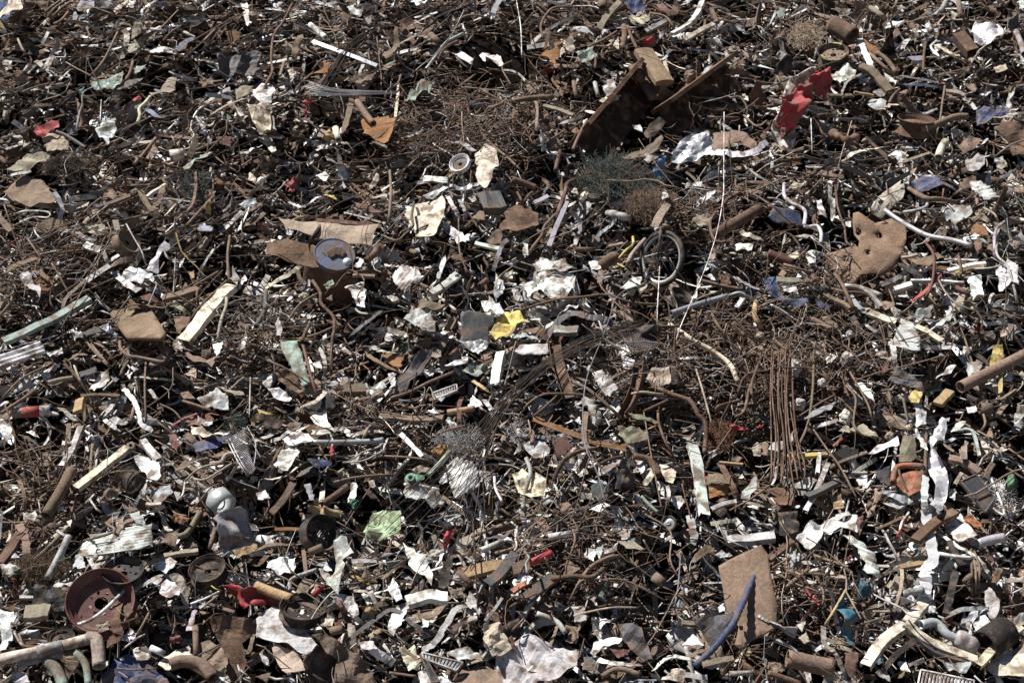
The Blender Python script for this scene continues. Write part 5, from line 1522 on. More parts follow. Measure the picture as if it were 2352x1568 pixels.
def rims():
    R = [((3,0,2351,1365,1085),42,(0.05,-.42,.9),"brown rusty wheel rim lying face up at upper right",'brown wheel rim','R','R',.85,4,0),
         ((0,3,1343,525,460),76,(.12,-.86,.5),"big dark red truck wheel rim at lower left",'red truck rim','m','m',.6,8,0),
         ((0,3,1343,645,300),46,(.05,-.55,.84),"black car wheel rim half buried behind the big red truck rim",'black rim behind red rim','K','K',.7,5,6),
         ((1,3,1343,350,105),42,(.62,-.70,.35),"black car wheel rim facing right above a silver lamp shell",'black rim facing right','K','k',.8,5,6),
         ((1,3,1343,248,490),53,(.1,-.42,.9),"blackened flat wheel rim beside bright red torn plastic",'blackened flat rim','k','k',.5,5,0),
         ((0,2,2351,1255,1310),31,(.82,-.35,-.45),"brown black wheel rim seen from its side below the long cream plank",'side-on brown rim','k','k',1.3,5,0),
         ((0,1,2351,1190,640),30,(.75,-.45,.5),"dusty brown wheel rim seen edge-on at left of the middle",'edge-on dusty rim','N','N',.9,5,0),
         ((0,0,2351,310,420),13,(.1,-.3,.95),"tiny black rim near the upper left corner",'tiny black rim','K','K',1.4,4,0),
         ((0,0,2351,255,1010),16,(-.5,-.5,.7),"dark wheel rim half hidden left of the red painted panel",'dark half hidden rim','D','k',.9,4,0),
         ((2,1,2351,1575,1140),30,(.45,-.45,.78),"black wheel rim below the bicycle wheel, above a long grey pipe",'black rim under bicycle wheel','K','K',.9,5,0),
         ((3,0,2351,600,475),34,(-.15,-.72,.68),"black wheel rim with bright yellow paint marks below the big rusty pipe",'yellow marked rim','k','N',.7,5,4),
         ((1,0,2351,1865,1490),24,(-.35,-.8,.5),"grey alloy wheel rim left of the jagged cream sheet",'grey alloy rim','A','D',.5,5,0),
         ((0,3,1343,1085,290),42,(-.1,-.62,.78),"rusty black wheel rim with a bent edge right of the white folded carton",'rusty bent rim','k','k',.7,5,0),
         ((2,0,2351,1885,1000),16,(.0,-.35,.93),"small dark rim under the hand of the square grey steel beam",'small dark rim','k','k',1.1,4,0),
         ((0,3,1343,320,650),30,(.1,-.5,.85),"dark round lid-like rim above the cream pole",'dark rim above cream pole','k','k',.3,4,0)]
    R[13] = (R[13][0],)+R[13][1:3]+("small dark rim standing right of the lower steel beam",)+R[13][4:]
    for (a, rp, ax, lb, lm, c, d, W, h, v) in R:
        X, Y = RM(*a); e = wheel_rim(X, Y, rp, ax, lb, lm, c, d, W, h, vents=v)
        if lm == 'yellow marked rim':
            M = axes(ax); r = rp*pxm(X, Y); bm = bmesh.new()
            for a0 in (0.9, 3.6, 5.2): lathe(bm, [(.93*r,.006),(.80*r,.006),(.80*r,.012),(.93*r,.012),(.93*r,.006)], 8, a0, a0+.7, M)
            mesh_part('paint_mark', bm, 'Y', e)
    # small rubber-tyred wheels
    for (a, rp, ax, lb, lm) in [((2,3,1343,822,58),19,(-.3,-.85,.4),"small grey wheel with a rubber tyre left of the white post's foot",'small rubber wheel'),
                            ((1,3,1343,60,335),14,(-.55,-.7,.4),"tiny castor wheel left of a silver lamp shell",'castor wheel')]:
        X, Y = RM(*a); r = rp*pxm(X, Y); M = axes(ax); c = P(X, Y, .13); e = thing('small_wheel', lb, 'wheel', c, lm, (X, Y))
        bm = bmesh.new(); lathe(bm, [(r*(.82+.18*math.cos(t)), r*.2*math.sin(t)) for t in np.linspace(0, 2*math.pi, 11)], 36, M=M); mesh_part('tyre', bm, 'D', e, col=(.06,.055,.05))
        bm = bmesh.new(); lathe(bm, [(.66*r,.06*r),(.25*r,.1*r),(.22*r,.2*r),(.1*r,.2*r),(.1*r,-.2*r),(.22*r,-.2*r),(.25*r,-.1*r),(.66*r,-.06*r),(.66*r,.06*r)], 28, M=M); mesh_part('hub', bm, 'G', e)
rims()

def bicycle_wheel():
    X, Y = RM(2,1,2351,1375,808); c = P(X, Y, .16); r = 270*.25*pxm(X, Y)*.96; M = axes((-.70,-.70,.10))
    e = thing('bicycle_wheel', "bicycle front wheel with black tyre standing upright in the heap with its fork", 'bicycle wheel', c, 'bicycle wheel', (X, Y))
    tr = r*.085; bm = bmesh.new()
    lathe(bm, [(r-tr+tr*math.cos(t)*(1.0), tr*math.sin(t)) for t in np.linspace(0, 2*math.pi, 13)], 64, M=M); mesh_part('tyre', bm, 'K', e, col=(.022,.02,.019))
    bm = bmesh.new(); q = r-2*tr; lathe(bm, [(q+.006,.012),(q-.012,.012),(q-.016,0),(q-.012,-.012),(q+.006,-.012),(q,0),(q+.006,.012)], 64, M=M); mesh_part('rim', bm, 'G', e)
    bm = bmesh.new(); lathe(bm, [(.012,.05),(.02,.045),(.02,.03),(.012,.025),(.012,-.025),(.02,-.03),(.02,-.045),(.012,-.05)], 16, M=M); mesh_part('hub', bm, 'G', e)
    bm = bmesh.new()
    for k in range(20):
        a = 2*math.pi*k/20; z = .035 if k % 2 else -.035
        sweep(bm, [M @ Vector((.016*math.cos(a+.9), .016*math.sin(a+.9), z)), M @ Vector(((q-.01)*math.cos(a), (q-.01)*math.sin(a), 0))], circ(.0013, 5), up=Vector((.3,.2,.9)))
    mesh_part('spokes', bm, 'D', e)
    bm = bmesh.new()
    for z in (-.055, .055): sweep(bm, [M @ Vector((0,0,z)), M @ Vector((.01, r*.55, z*1.0)), M @ Vector((.015, r*1.03, z*.9))], circ(.013, 10), up=Vector((1,0,0)), radii=[.6,1,1.15])
    sweep(bm, [M @ Vector((.015, r*1.03, -.062)), M @ Vector((.015, r*1.05, 0)), M @ Vector((.015, r*1.03, .062))], circ(.018, 10), up=Vector((1,0,0)))
    sweep(bm, [M @ Vector((.015, r*1.03, 0)), M @ Vector((.03, r*1.32, 0))], circ(.017, 12), up=Vector((1,0,0))); mesh_part('fork', bm, 'D', e, col=(.05,.05,.055))
    bm = bmesh.new(); sweep(bm, [M @ Vector((.022, r*1.10, 0)), M @ Vector((.026, r*1.2, 0))], circ(.034, 16), up=Vector((1,0,0))); mesh_part('yellow_band', bm, 'Y', e)
    bm = bmesh.new()
    for s in (-1, 1): sweep(bm, [M @ Vector((0, r*1.06, s*.02+.02)), M @ Vector((-.03, r*1.0, s*.055+.03)), M @ Vector((-.02, r*.86, s*.04+.02))], circ(.008, 8), up=Vector((1,0,0)))
    mesh_part('brake_arm', bm, 'A', e)
bicycle_wheel()

def drum():
    X, Y = RM(1,1,2351,722,768); c = P(X, Y, .17); r = 46*pxm(X, Y); z = Vector((.22,-.78,.58)).normalized(); M = axes(z)
    e = thing('steel_drum', "crushed brown steel drum with a round blue lid and silver bung", 'drum', c, 'blue drum lid', (X, Y))
    bm = bmesh.new(); lathe(bm, [(0,0),(.955*r,0),(.965*r,.006),(r,.006),(1.01*r,-.015),(.97*r,-.02),(.97*r,-.05)], 48, M=M); mesh_part('lid', bm, 'b', e, False, col=(.13,.155,.23))
    bm = bmesh.new(); lathe(bm, [(.96*r,-.04),(.97*r,-.2),(.99*r,-.22),(.97*r,-.24),(.96*r,-.5)], 40, M=M @ Matrix.Shear('XZ', 4, (-.8, .2))); mesh_part('drum_wall', bm, 'R', e)
    h = Vector(P(*RM(1,1,2351,845,800), .17))-c; h = h-z*h.dot(z); bm = bmesh.new()
    lathe(bm, [(0,.022),(.022,.022),(.024,.016),(.034,.014),(.036,0)], 20, M=Matrix.Translation(h) @ M); mesh_part('bung', bm, 'A', e)
    pts = O_(1,1,2351,(640,755),(720,705),(790,700),(825,740),(800,790),(740,770),(690,800)); sheet('mud_stain', 'R', pts, 0, normal=z, L=.178, thick=.002, parent=e, amp=.004)
    pts = O_(1,1,2351,(90,640),(360,655),(530,690),(600,730),(680,820),(780,920),(600,880),(400,850),(290,830),(100,760)); sheet('dented_wall', 'R', pts, 1, 'f', L=.22, parent=e, amp=.02, col=(.15,.095,.062))
drum()

def big_plate():
    pts = O_(3,1,2351,(780,400),(830,385),(900,440),(980,478),(1130,440),(1270,520),(1270,640),(1230,760),(1150,890),(1050,955),(960,945),(850,950),(810,1020),(740,1030),(640,960),(570,850),(500,770),(700,715),(780,690),(830,700),(838,640),(790,590),(775,500))
    hs = [(x, y, r*.25) for (x, y), r in zip([(o) for o in O_(3,1,2351,(832,570),(1025,580),(920,757),(718,805))], (27,27,26,27))]
    o = sheet('metal_plate', 'N', pts, 0, 'f', L=.20, holes=hs, thick=.014, cut=14, ragged=False, amp=.022, normal=Vector((-.12,-.80,.58)).normalized(), col=(.21,.14,.095))
    tag(o, "large rounded brown rusty plate with four round holes at the right", 'plate'); LM.append(('plate with holes', sum(p[0] for p in pts)/len(pts), sum(p[1] for p in pts)/len(pts)))
    pts = [(1650,1300),(1700,1275),(1748,1252),(1763,1272),(1772,1330),(1785,1392),(1783,1440),(1735,1466),(1684,1492),(1697,1440),(1668,1400),(1660,1350)]
    o = sheet('metal_plate', 'N', pts, 0, 'f', L=.17, thick=.012, ragged=False, amp=.012, normal=Vector((-.1,-.72,.66)).normalized(), col=(.20,.14,.10))
    tag(o, "big flat brown metal plate behind a curved blue rod at lower right", 'plate'); LM.append(('big brown plate', 1720, 1370))
    pts = O_(0,1,2351,(1000,1310),(1190,1298),(1390,1290),(1460,1390),(1530,1500),(1500,1560),(1180,1565),(1090,1440))
    o = sheet('board_slab', 'N', pts, 0, 'u', L=.18, thick=.035, ragged=False, amp=.004, col=(.20,.145,.095)); tag(o, "flat dusty brown slab lying tilted left of the flaking cream pillar", 'board'); LM.append(('brown slab', 318, 749))
    place('b34', 'B', O_(2,3,1343,(1300,275),(1270,330),(1230,430),(1190,520),(1150,600),(1060,710),(960,805)), "long curved blue rod with rusty patches over the big brown plate", 'curved blue rod', 15)
    place('p165', 'R', O_(3,0,2351,(590,225),(700,285),(780,335)), "big rusty open pipe with its dark mouth facing down right at upper right", 'big rusty pipe', 40)
    place('s1f', 'k', O_(2,0,2351,(1210,1230),(1260,1150),(1300,1110),(1350,1080),(1410,1120),(1370,1190),(1310,1250),(1250,1280)), "curved black tyre piece standing below the two steel beams", 'black tyre piece', nm='tyre_piece')
    place('c', 'l', [(1500,395),(1512,368),(1522,362),(1530,357),(1531,368),(1522,378),(1527,390),(1530,400),(1518,410),(1508,402)], "bright blue torn plastic bag above the green wire wool", 'bright blue bag', nm='plastic_bag')
    place('c', 'r', [(512,1345),(528,1338),(550,1344),(570,1357),(585,1350),(610,1352),(640,1360),(668,1378),(640,1390),(610,1386),(592,1396),(575,1388),(555,1398),(545,1375),(525,1360)], "bright red crumpled plastic sheet at the bottom left above a brown plate", 'bright red plastic')
big_plate()

def beams():
    def ch(pts, w, label, lm, roll, d, code='R'):
        q = O_(2,0,2351,*pts); m = pxm(*q[0])*w/4; pth = [P(*q[0], .05), P(*q[1], .05)]; c = (pth[0]+pth[1])/2; r = m/2; t = .03
        dirv = (pth[1]-pth[0]).normalized(); pl = [pth[0]-c, pth[1]-c]
        e = thing('steel_beam', label, 'steel beam', c, lm, ((q[0][0]+q[1][0])/2, (q[0][1]+q[1][1])/2))
        bm = bmesh.new(); sweep(bm, pl, [(-r,-d),(r,-d),(r,-d+t),(-r,-d+t)], roll=roll); mesh_part('web', bm, code, e, False, (.05,.032,.022))  # web coloured darker than the flange to paint in its shade
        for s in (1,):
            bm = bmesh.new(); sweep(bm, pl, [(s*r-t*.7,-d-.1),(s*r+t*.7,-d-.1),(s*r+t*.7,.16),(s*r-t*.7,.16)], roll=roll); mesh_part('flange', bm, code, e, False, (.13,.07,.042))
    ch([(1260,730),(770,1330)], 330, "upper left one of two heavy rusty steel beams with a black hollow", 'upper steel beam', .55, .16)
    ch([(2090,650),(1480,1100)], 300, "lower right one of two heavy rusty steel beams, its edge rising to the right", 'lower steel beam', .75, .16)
    q = O_(2,0,2351,(1200,475),(1400,770)); m = pxm(*q[0])*44; pth = [P(*q[0], .20), P(*q[1], .20)]; c = (pth[0]+pth[1])/2; pl = [p-c for p in pth]
    e = thing('rail_block', "grey brown cut block of thick steel rail on top of the upper steel beam", 'steel block', c, 'steel rail block', ((q[0][0]+q[1][0])/2, (q[0][1]+q[1][1])/2))
    bm = bmesh.new(); sweep(bm, pl, [(-m/2,-.02),(m/2,-.02),(m/2,.035),(m*.2,.05),(-m*.2,.05),(-m/2,.035)], roll=.15); mesh_part('rail_head', bm, 'T', e, False, (.27,.20,.13))
    bm = bmesh.new(); sweep(bm, pl, [(-m*.16,-.14),(m*.16,-.14),(m*.2,-.021),(-m*.2,-.021)], roll=.15); mesh_part('rail_web', bm, 'N', e, False)
    bm = bmesh.new(); sweep(bm, pl, [(-m*.6,-.2),(m*.6,-.2),(m*.6,-.17),(m*.2,-.141),(-m*.2,-.141),(-m*.6,-.17)], roll=.15); mesh_part('rail_foot', bm, 'N', e, False)
beams()

def jacket():
    a = O_(3,0,2351,(400,700),(470,650),(545,605),(580,680),(582,760),(570,830),(515,892),(400,830),(375,765)); b = O_(3,0,2351,(130,880),(230,850),(290,780),(345,745),(395,860),(400,960),(330,1000),(300,1080),(280,1150),(200,1175),(125,1180),(112,1090),(120,980))
    l = O_(3,0,2351,(200,720),(300,690),(390,672),(405,705),(330,760),(260,810),(180,880),(130,940),(115,1190),(180,1240),(245,1180),(250,1250),(210,1385),(165,1330),(50,1200),(50,1110),(110,1010),(140,860))
    c = P(1820, 230, .14); e = thing('jacket', "red torn jacket with white lining hanging over debris at upper right", 'jacket', c, 'red jacket', (1820, 230))
    sheet('lining', 'W', l, 3, 'f', L=.12, parent=e, thick=.006, col=(.62,.56,.5)); 
    sheet('sleeve', 'r', a, 3, 'f', L=.20, parent=e, thick=.006, col=(.32,.05,.055), amp=.17, cut=20); sheet('front_panel', 'r', b, 3, 'f', L=.20, parent=e, thick=.006, col=(.34,.05,.057), amp=.15, cut=24)
    x = O_(3,0,2351,(125,1170),(170,1180),(150,1270),(115,1285)); sheet('hem', 'm', x, 3, 'f', L=.17, parent=e)
    bar('buckle', 'K', O_(3,0,2351,(355,750),(375,820)), 8, 'h', .27, parent=e)
jacket()

def more():
    # white box, the shade on its front painted in as dark grey
    q = RM(1,0,2351,1920,560); e = thing('appliance_box', "white topped dark metal box beside a black hollow at the top", 'metal box', P(*q, .1), 'white box', q)
    sheet('lid', 'W', O_(1,0,2351,(1830,512),(1872,468),(2000,548),(1978,600)), 0, 'u', L=.16, parent=e, ragged=False, thick=.01)
    sheet('side', 'D', O_(1,0,2351,(1830,516),(1978,603),(1976,656),(1850,562)), 0, 'f', L=.13, parent=e, ragged=False, thick=.01)  # dark grey stands in for shade on the white front
    # aluminium profile
    place('l42', 'A', O_(1,0,2351,(520,388),(800,490),(1110,610)), "long straight silver aluminium profile at upper left of the middle", 'aluminium profile', 10.5)
    # radiator
    q = RM(0,2,2351,200,120); e = thing('radiator', "white radiator of parallel tubes at the left edge", 'radiator', P(*q, .1), 'white radiator', q)
    for p in ([(-20,150),(180,85),(370,15)], [(-20,195),(200,125),(400,55)], [(-20,238),(220,155),(410,92)]): bar('tube', 'W', O_(0,2,2351,*p), 10.5, 'p', .13, parent=e)
    # canister with red label
    q = RM(0,2,2351,280,640); e = thing('canister', "white canister with a peeling red label lying at the left edge", 'canister', P(*q, .12), 'red labelled canister', q)
    bar('tank', 'W', O_(0,2,2351,(115,655),(290,645),(460,632)), 25, 'p', .13, parent=e); bar('label_band', 'r', O_(0,2,2351,(205,651),(365,641)), 25.6, 'p', .131, parent=e, col=(.42,.06,.06)); bar('cap', 'W', O_(0,2,2351,(455,655),(540,672)), 12, 'z', .13, parent=e, radii=[1,.7,.4])
    # plug
    q = RM(1,2,2351,700,1000); e = thing('power_plug', "bright red power plug hanging on a white cord", 'plug', P(*q, .16), 'red plug', q)
    bar('plug_body', 'r', O_(1,2,2351,(695,965),(705,1060)), 11, 'z', .17, parent=e, radii=[.7,.75,1,1,1.05], arch=0); bar('collar', 'r', O_(1,2,2351,(699,1015),(700,1030)), 13.5, 'z', .17, parent=e, radii=[1,1], arch=0)
    bar('cord', 'W', O_(1,2,2351,(675,835),(700,890),(705,930),(696,968)), 4, 'r', .17, parent=e, arch=0.0)
    # cream pole with elbow
    q = RM(0,3,1343,260,720); e = thing('pole', "cream pole with a grey sleeve and elbow at the bottom left corner", 'pole', P(*q, .2), 'cream pole', q)
    bar('tube', 'C', O_(0,3,1343,(-15,775),(205,730)), 26, 'p', .22, parent=e, roll=0); bar('sleeve', 'L', O_(0,3,1343,(195,733),(330,700)), 29, 'p', .22, parent=e); bar('upper_tube', 'C', O_(0,3,1343,(325,701),(475,660)), 25, 'p', .22, parent=e)
    bar('elbow', 'E', O_(0,3,1343,(455,660),(500,665),(515,720),(520,810)), 30, 'p', .22, parent=e)
    # flange, nut and brake disc
    q = RM(1,2,2351,1425,1262); m = pxm(*q); M = axes((-.1,-.85,.5)); c = P(*q, .2); bm = bmesh.new()
    disc_holes(bm, 15*m, [(0,0,5.5*m)]+[(10.5*m*math.cos(k*1.57+.6), 10.5*m*math.sin(k*1.57+.6), 1.3*m) for k in range(4)], 0, M, .012); lathe(bm, [(9*m,.002),(8*m,.03),(5.5*m,.03),(5.5*m,-.01)], 28, M=M)
    tag(_fin('pipe_flange', bm, 'p', None, c, False, (.19,.33,.26)), "round pale green flange with a central hole left of the long wire bundle", 'flange'); LM.append(('green flange', *q))
    place('s0f', 'g', O_(1,2,2351,(1470,1222),(1540,1210),(1552,1270),(1490,1282)), "small green circuit board right of the green flange", 'green circuit board', nm='circuit_board')
    q = RM(0,2,2351,1200,952); m = pxm(*q); M = axes((.2,-.8,.5)); c = P(*q, .15); bm = bmesh.new(); lathe(bm, [(4.5*m,0),(9*m,.0),(11*m,-.02),(11*m,-.07),(4.5*m,-.07),(4.5*m,0)], 8, M=M)
    tag(_fin('bushing', bm, 'E', None, c, False), "thick beige metal ring at the upper end of the long cream plank", 'ring'); LM.append(('thick beige ring', *q))
    q = RM(0,1,2351,400,1040); m = pxm(*q); M = axes((.35,-.7,.6)); c = P(*q, .12); bm = bmesh.new()
    for k in range(26):
        a = k*2*math.pi/26; lathe(bm, [(7*m,.0),(19*m,.0),(19*m,-.01),(7*m,-.01),(7*m,0)], 1, a, a+.19, M)
    lathe(bm, [(4*m,.004),(8*m,.004),(8*m,-.012),(4*m,-.012),(4*m,.004)], 24, M=M); lathe(bm, [(18*m,.004),(20*m,.004),(20*m,-.012),(18*m,-.012),(18*m,.004)], 30, M=M)
    tag(_fin('slotted_disc', bm, 'O', None, c, False), "rusty slotted disc beside the grey flexible duct", 'disc'); LM.append(('slotted disc', *q))
    q = RM(1,0,2351,1265,115); m = pxm(*q); bm = bmesh.new(); lathe(bm, [(9*m,.02),(9.6*m,.02),(9.6*m,-.02),(9*m,-.02),(9*m,.02)], 30, M=axes((.1,-.9,.3)))
    tag(_fin('metal_hoop', bm, 'D', None, P(*q, .12), False), "thin dark metal hoop near the top edge", 'hoop'); LM.append(('dark hoop', *q))
    q = RM(3,3,1343,745,455); m = pxm(*q); bm = bmesh.new(); lathe(bm, [(4*m,.01),(9*m,.01),(9*m,-.01),(4*m,-.01),(4*m,.01)], 24, M=axes((.1,-.8,.5)))
    tag(_fin('washer', bm, 'W', None, P(*q, .16), False), "small white ring left of the long silver strip's lower end", 'ring')
    # grilles
    def grille(quad, n, code, label, lm, nm='grille', fw=3.0, sw=.42, gcol=None):
        cx = sum(p[0] for p in quad)/4; cy = sum(p[1] for p in quad)/4; m = pxm(cx, cy); c = P(cx, cy, .2); e = thing(nm, label, nm.replace('_', ' '), c, lm, (cx, cy))
        Q = [P(*p, .2)-c for p in quad]; bm = bmesh.new()
        for i in range(4): sweep(bm, [Q[i], Q[(i+1)%4]], rect(fw*m/2, .012))
        mesh_part('frame', bm, code, e, False, gcol); bm = bmesh.new(); h = (Q[1]-Q[0]).length/n*sw*.5
        for k in range(1, n):
            f = k/n; sweep(bm, [Q[0].lerp(Q[1], f), Q[3].lerp(Q[2], f)], rect(h, .006), roll=.5)
        mesh_part('slats', bm, code, e, False, gcol)
    grille(O_(1,3,1343,(870,738),(1085,790),(1050,832),(880,770)), 11, 'L', "grey slotted vent grille lying at the bottom", 'grey vent grille')
    grille(O_(1,3,1343,(860,745),(905,790),(960,890),(925,895)), 12, 'D', "black mesh grille left of the grey slotted vent grille", 'black mesh grille')
    grille(O_(3,3,1343,(800,828),(1080,885),(1070,940),(780,930)), 15, 'W', "white slotted vent grille cut off by the bottom edge", 'white vent grille')
    grille(O_(3,2,1343,(1010,735),(1090,700),(1190,820),(1140,895)), 14, 'D', "dark grey slatted grate at the lower right", 'dark slatted grate')
    grille(O_(2,1,2351,(980,1480),(1350,1440),(1330,1640),(1120,1680)), 14, 'D', "dark slotted grate half hidden below the dark arched strip", 'dark slotted grate')
    grille(O_(1,2,2351,(1620,480),(1840,400),(1850,450),(1640,540)), 10, 'L', "grey slotted rail in the middle right of the level ribbed rod", 'grey slotted rail')
    # white wire rack
    q = RM(0,2,2351,2200,1020); c = P(*q, .2); bm = bmesh.new(); m = pxm(*q)
    L3 = lambda a, b, t: (a[0]+(b[0]-a[0])*t, a[1]+(b[1]-a[1])*t)
    for k in range(24):
        t = k/23; pp = [L3((2085,905),(2275,1240),t), L3((2170,850),(2345,1160),t), L3((2270,790),(2320,1210),t)]
        sweep(bm, [v-c for v in path_of(O_(0,2,2351,*pp), .2, .05, 4)], circ(.8*m, 5))
    for pp in ([(2085,905),(2180,1090),(2275,1240)], [(2110,895),(2200,1080),(2295,1230)], [(2270,780),(2350,950),(2320,1215)]): sweep(bm, [v-c for v in path_of(O_(0,2,2351,*pp), .21, .03, 5)], circ(1.3*m, 6))
    tag(_fin('wire_rack', bm, 'W', None, c, True), "white bent wire rack like a rib cage right of the blue trough", 'wire rack'); LM.append(('white wire rack', *q))
    # wire wool and nests of thin wire, each one matted clump
    def wool(X, Y, rx, ry, code, n, label, lm, wr=.5, col=None, disc=False, dep=.10):
        c = P(X, Y, .10); m = pxm(X, Y); bm = bmesh.new(); r = random.Random(int(X*7+Y))
        for k in range(n):
            a = r.uniform(0, 6.28); d = math.sqrt(r.random()); x, y, z = math.cos(a)*d, math.sin(a)*d, r.uniform(-1, 1)*math.sqrt(max(0, 1-d*d)); h = r.uniform(0, 6.28); e2 = r.uniform(-.6,.6); pts = []
            st = r.uniform(.05, .14)
            for j in range(6):
                pts.append(US*(x*rx*m)+VS*(y*ry*m*1.25)+NS*(z*dep)); h += r.gauss(0, .7); x += math.cos(h)*st; y += math.sin(h)*st*rx/max(ry,1); z += math.sin(e2)*.2*r.uniform(.3, 1)
            sweep(bm, pts, circ(wr*m, 3), cap=False)
        o = _fin('wire_wool', bm, code, None, c, True, col); tag(o, label, 'wire wool', 'matted clumps of thin wire'); LM.append((lm, X, Y))
    wool(1420, 402, 82, 44, 'x', 1500, "dark green matted wire wool left of the bright blue bag", 'green wire wool', .55)
    wool(1492, 468, 52, 38, 'N', 900, "grey brown wire wool above the wooden stake", 'brown wire wool', .5)
    wool(157, 378, 55, 17, 'k', 600, "black matted wire wool above the brown dished shell", 'black wire wool', .5, (.06,.05,.045))
    wool(447, 425, 30, 40, 'x', 500, "dark green tangled wire by the yellow torn plastic", 'small green wire wool', .5)
    wool(1655, 1000, 30, 34, 'O', 500, "rusty orange brown wire wool left of the hanging cables", 'rusty wire wool', .55, (.16,.08,.045))
    wool(96, 1310, 58, 24, 'R', 700, "rust brown wire mesh clump above the red truck rim", 'rust wire mesh', .6)
    wool(538, 974, 24, 22, 'x', 300, "dark green wire clump at the top of the white wire rack", 'dark wire clump', .5)
    wool(1850, 82, 40, 36, 'E', 420, "pale wire ball around a beige disc left of the big rusty pipe", 'pale wire ball', .5, (.42,.33,.24))
    wool(1055, 1010, 50, 26, 'L', 420, "silvery tangled thin wire behind the long wire bundle", 'silvery wire tangle', .5)
    wool(1186, 985, 24, 26, 'W', 160, "white thin wire clump at the left end of the orange angle bar", 'white wire clump', .6)
    wool(2290, 1140, 40, 34, 'W', 260, "white thin wire tangle around the bright green bag", 'white wire tangle', .6)
    # bundles of long wires
    def wires(n, f, code, w, label, group, L=.2):
        for k in range(n):
            o = bar('steel_wire', code, f(k, n), w*random.uniform(.8,1.2), 'r', L+random.uniform(-.02,.05), arch=.02); tag(o, label, 'wire', group)
    J = lambda s: random.uniform(-s, s)
    wires(12, lambda k, n: [(1480+J(3), 733+k*1.4), (1400+J(3), 752+k*2.2), (1300-k, 795+k*3+J(2)), (1185-k*1.5+J(3), 885+k*5), (1060+k*5+J(4), 1015+k*4.5), (955+k*14+J(6), 1110+k*7), (835+k*22+J(8), 1205+k*9+J(10))], 'k', 1.7, "long thin rusty wire in the wide bundle crossing the middle down to the left", 'wires of the long crossing bundle', .22)
    LM.append(('long wire bundle', 1180, 930))
    wires(10, lambda k, n: [(1772+k*5.5+J(3), 805+J(15)), (1770+k*5.4+J(4), 900), (1772+k*6.5+J(4), 1000), (1768+k*8.5+J(4), 1075+J(20)), (1766+k*9+J(5), 1110+J(20))], 'R', 3.4, "rusty steel cable hanging straight down in a row right of the middle", 'hanging rusty cables', .22)
    LM.append(('hanging cables', 1800, 960))
    wires(10, lambda k, n: [(706+J(6), 186+k*3.6), (760+J(5), 203+k*2.0), (830, 208+k*1.2), (905+J(10), 210+k*.7)], 'G', 1.3, "thin grey wire in the fan of wires spreading left below the aluminium profile", 'wires of the spreading fan', .2)
    LM.append(('wire fan', 790, 208))
    wires(14, lambda k, n: [(836+k*.7, 74+k*.9), (795+k*.9, 106+k*.7), (756+k*1.4, 162+k*.6), (724+k*1.7, 212+k*.3)], 'k', 1.5, "dark straight wire in the strapped bundle slanting up behind the aluminium profile", 'wires of the strapped bundle', .14)
    LM.append(('strapped wire bundle', 775, 150))
    wires(7, lambda k, n: [(800+k, 180+k*2), (830, 168+k*2.2), (862+J(2), 166+k*2.4)], 'N', 1.5, "dusty brown strand in the short twisted sheaf above the wire fan", 'strands of the short sheaf', .16)
more()
# ------------------------------------------------------------------ the loose scrap the heap is made of
nU, nV, nN = np.array(US), np.array(VS), np.array(NS)
def sample(N, ymin=8.75, ymax=16.75, marg=1.1):
    out = []
    while sum(len(o) for o in out) < N:
        y = rng.uniform(ymin, ymax, N*2); x = rng.uniform(-7.3, 7.3, N*2)
        z = CAMZ+A0+B0*y; ok = (np.abs(x) < T*y+marg) & (z < capz(x)+0.02)
        out.append(np.stack([x, y, z], 1)[ok])
    p = np.concatenate(out)[:N]; return p
def near(N, zones):
    """points gathered round places given in photo coordinates (X, Y, rx, ry, weight)"""
    wts = np.array([z[4] for z in zones], float); wts /= wts.sum(); ii = rng.choice(len(zones), N, p=wts); out = np.zeros((N, 3))
    for k, i in enumerate(ii):
        X, Y, rx, ry, _ = zones[i]; a = rng.uniform(0, 6.28); d = math.sqrt(rng.uniform(0, 1))
        v = ((784-(Y+ry*d*math.sin(a)))/1176*T); y = A0/(v-B0); out[k] = ((X+rx*d*math.cos(a)-1176)/1176*T*y, y, CAMZ+A0+B0*y)
    return out
def scr(p): return 1176+p[:,0]/p[:,1]/T*1176, 784-(p[:,2]-CAMZ)/p[:,1]/T*1176
def lift(p, L):
    X, Y = scr(p); h = L-0.5*pit_np(X, Y)+und_np(p[:,0], p[:,1])-np.where(L > .05, 0, relief(p[:,0], p[:,1])*np.clip((15.4-p[:,1])/.5, .12, 1))
    q = p+nN*h[:,None]; q[:,2] = np.maximum(q[:,2], 0.03); return q
WHITE = [(1260,620,110,80,.5),(1200,760,200,70,.3),(340,1250,160,60,.35),(800,1330,300,90,.25),(1400,1100,160,80,.2),(2150,700,200,120,.25),(2150,1250,220,160,.3),(1950,1230,140,50,.4),
         (60,1000,90,60,.4),(620,1050,160,60,.3),(1050,1090,90,90,.3),(600,230,70,60,.3),(330,290,90,60,.3),(1150,380,160,50,.2),(2230,100,80,60,.3),(1000,700,140,60,.25),(420,900,120,50,.15),(1330,800,160,60,.25)]
BROWN = [(1700,800,220,150,.5),(1060,270,160,120,.45),(130,600,160,130,.3),(80,1040,110,60,.4),(1210,910,90,60,.6),(1350,1270,220,90,.3),(1100,100,500,120,.12),(1850,620,90,60,.3),(1750,640,120,50,.25),(700,960,140,60,.2),(1830,1330,140,70,.25)]
def zone(X, Y, Z):
    s = np.zeros_like(X)
    for a, b, ra, rb, wt in Z: s += wt*np.exp(-(((X-a)/ra)**2+((Y-b)/rb)**2))
    return s
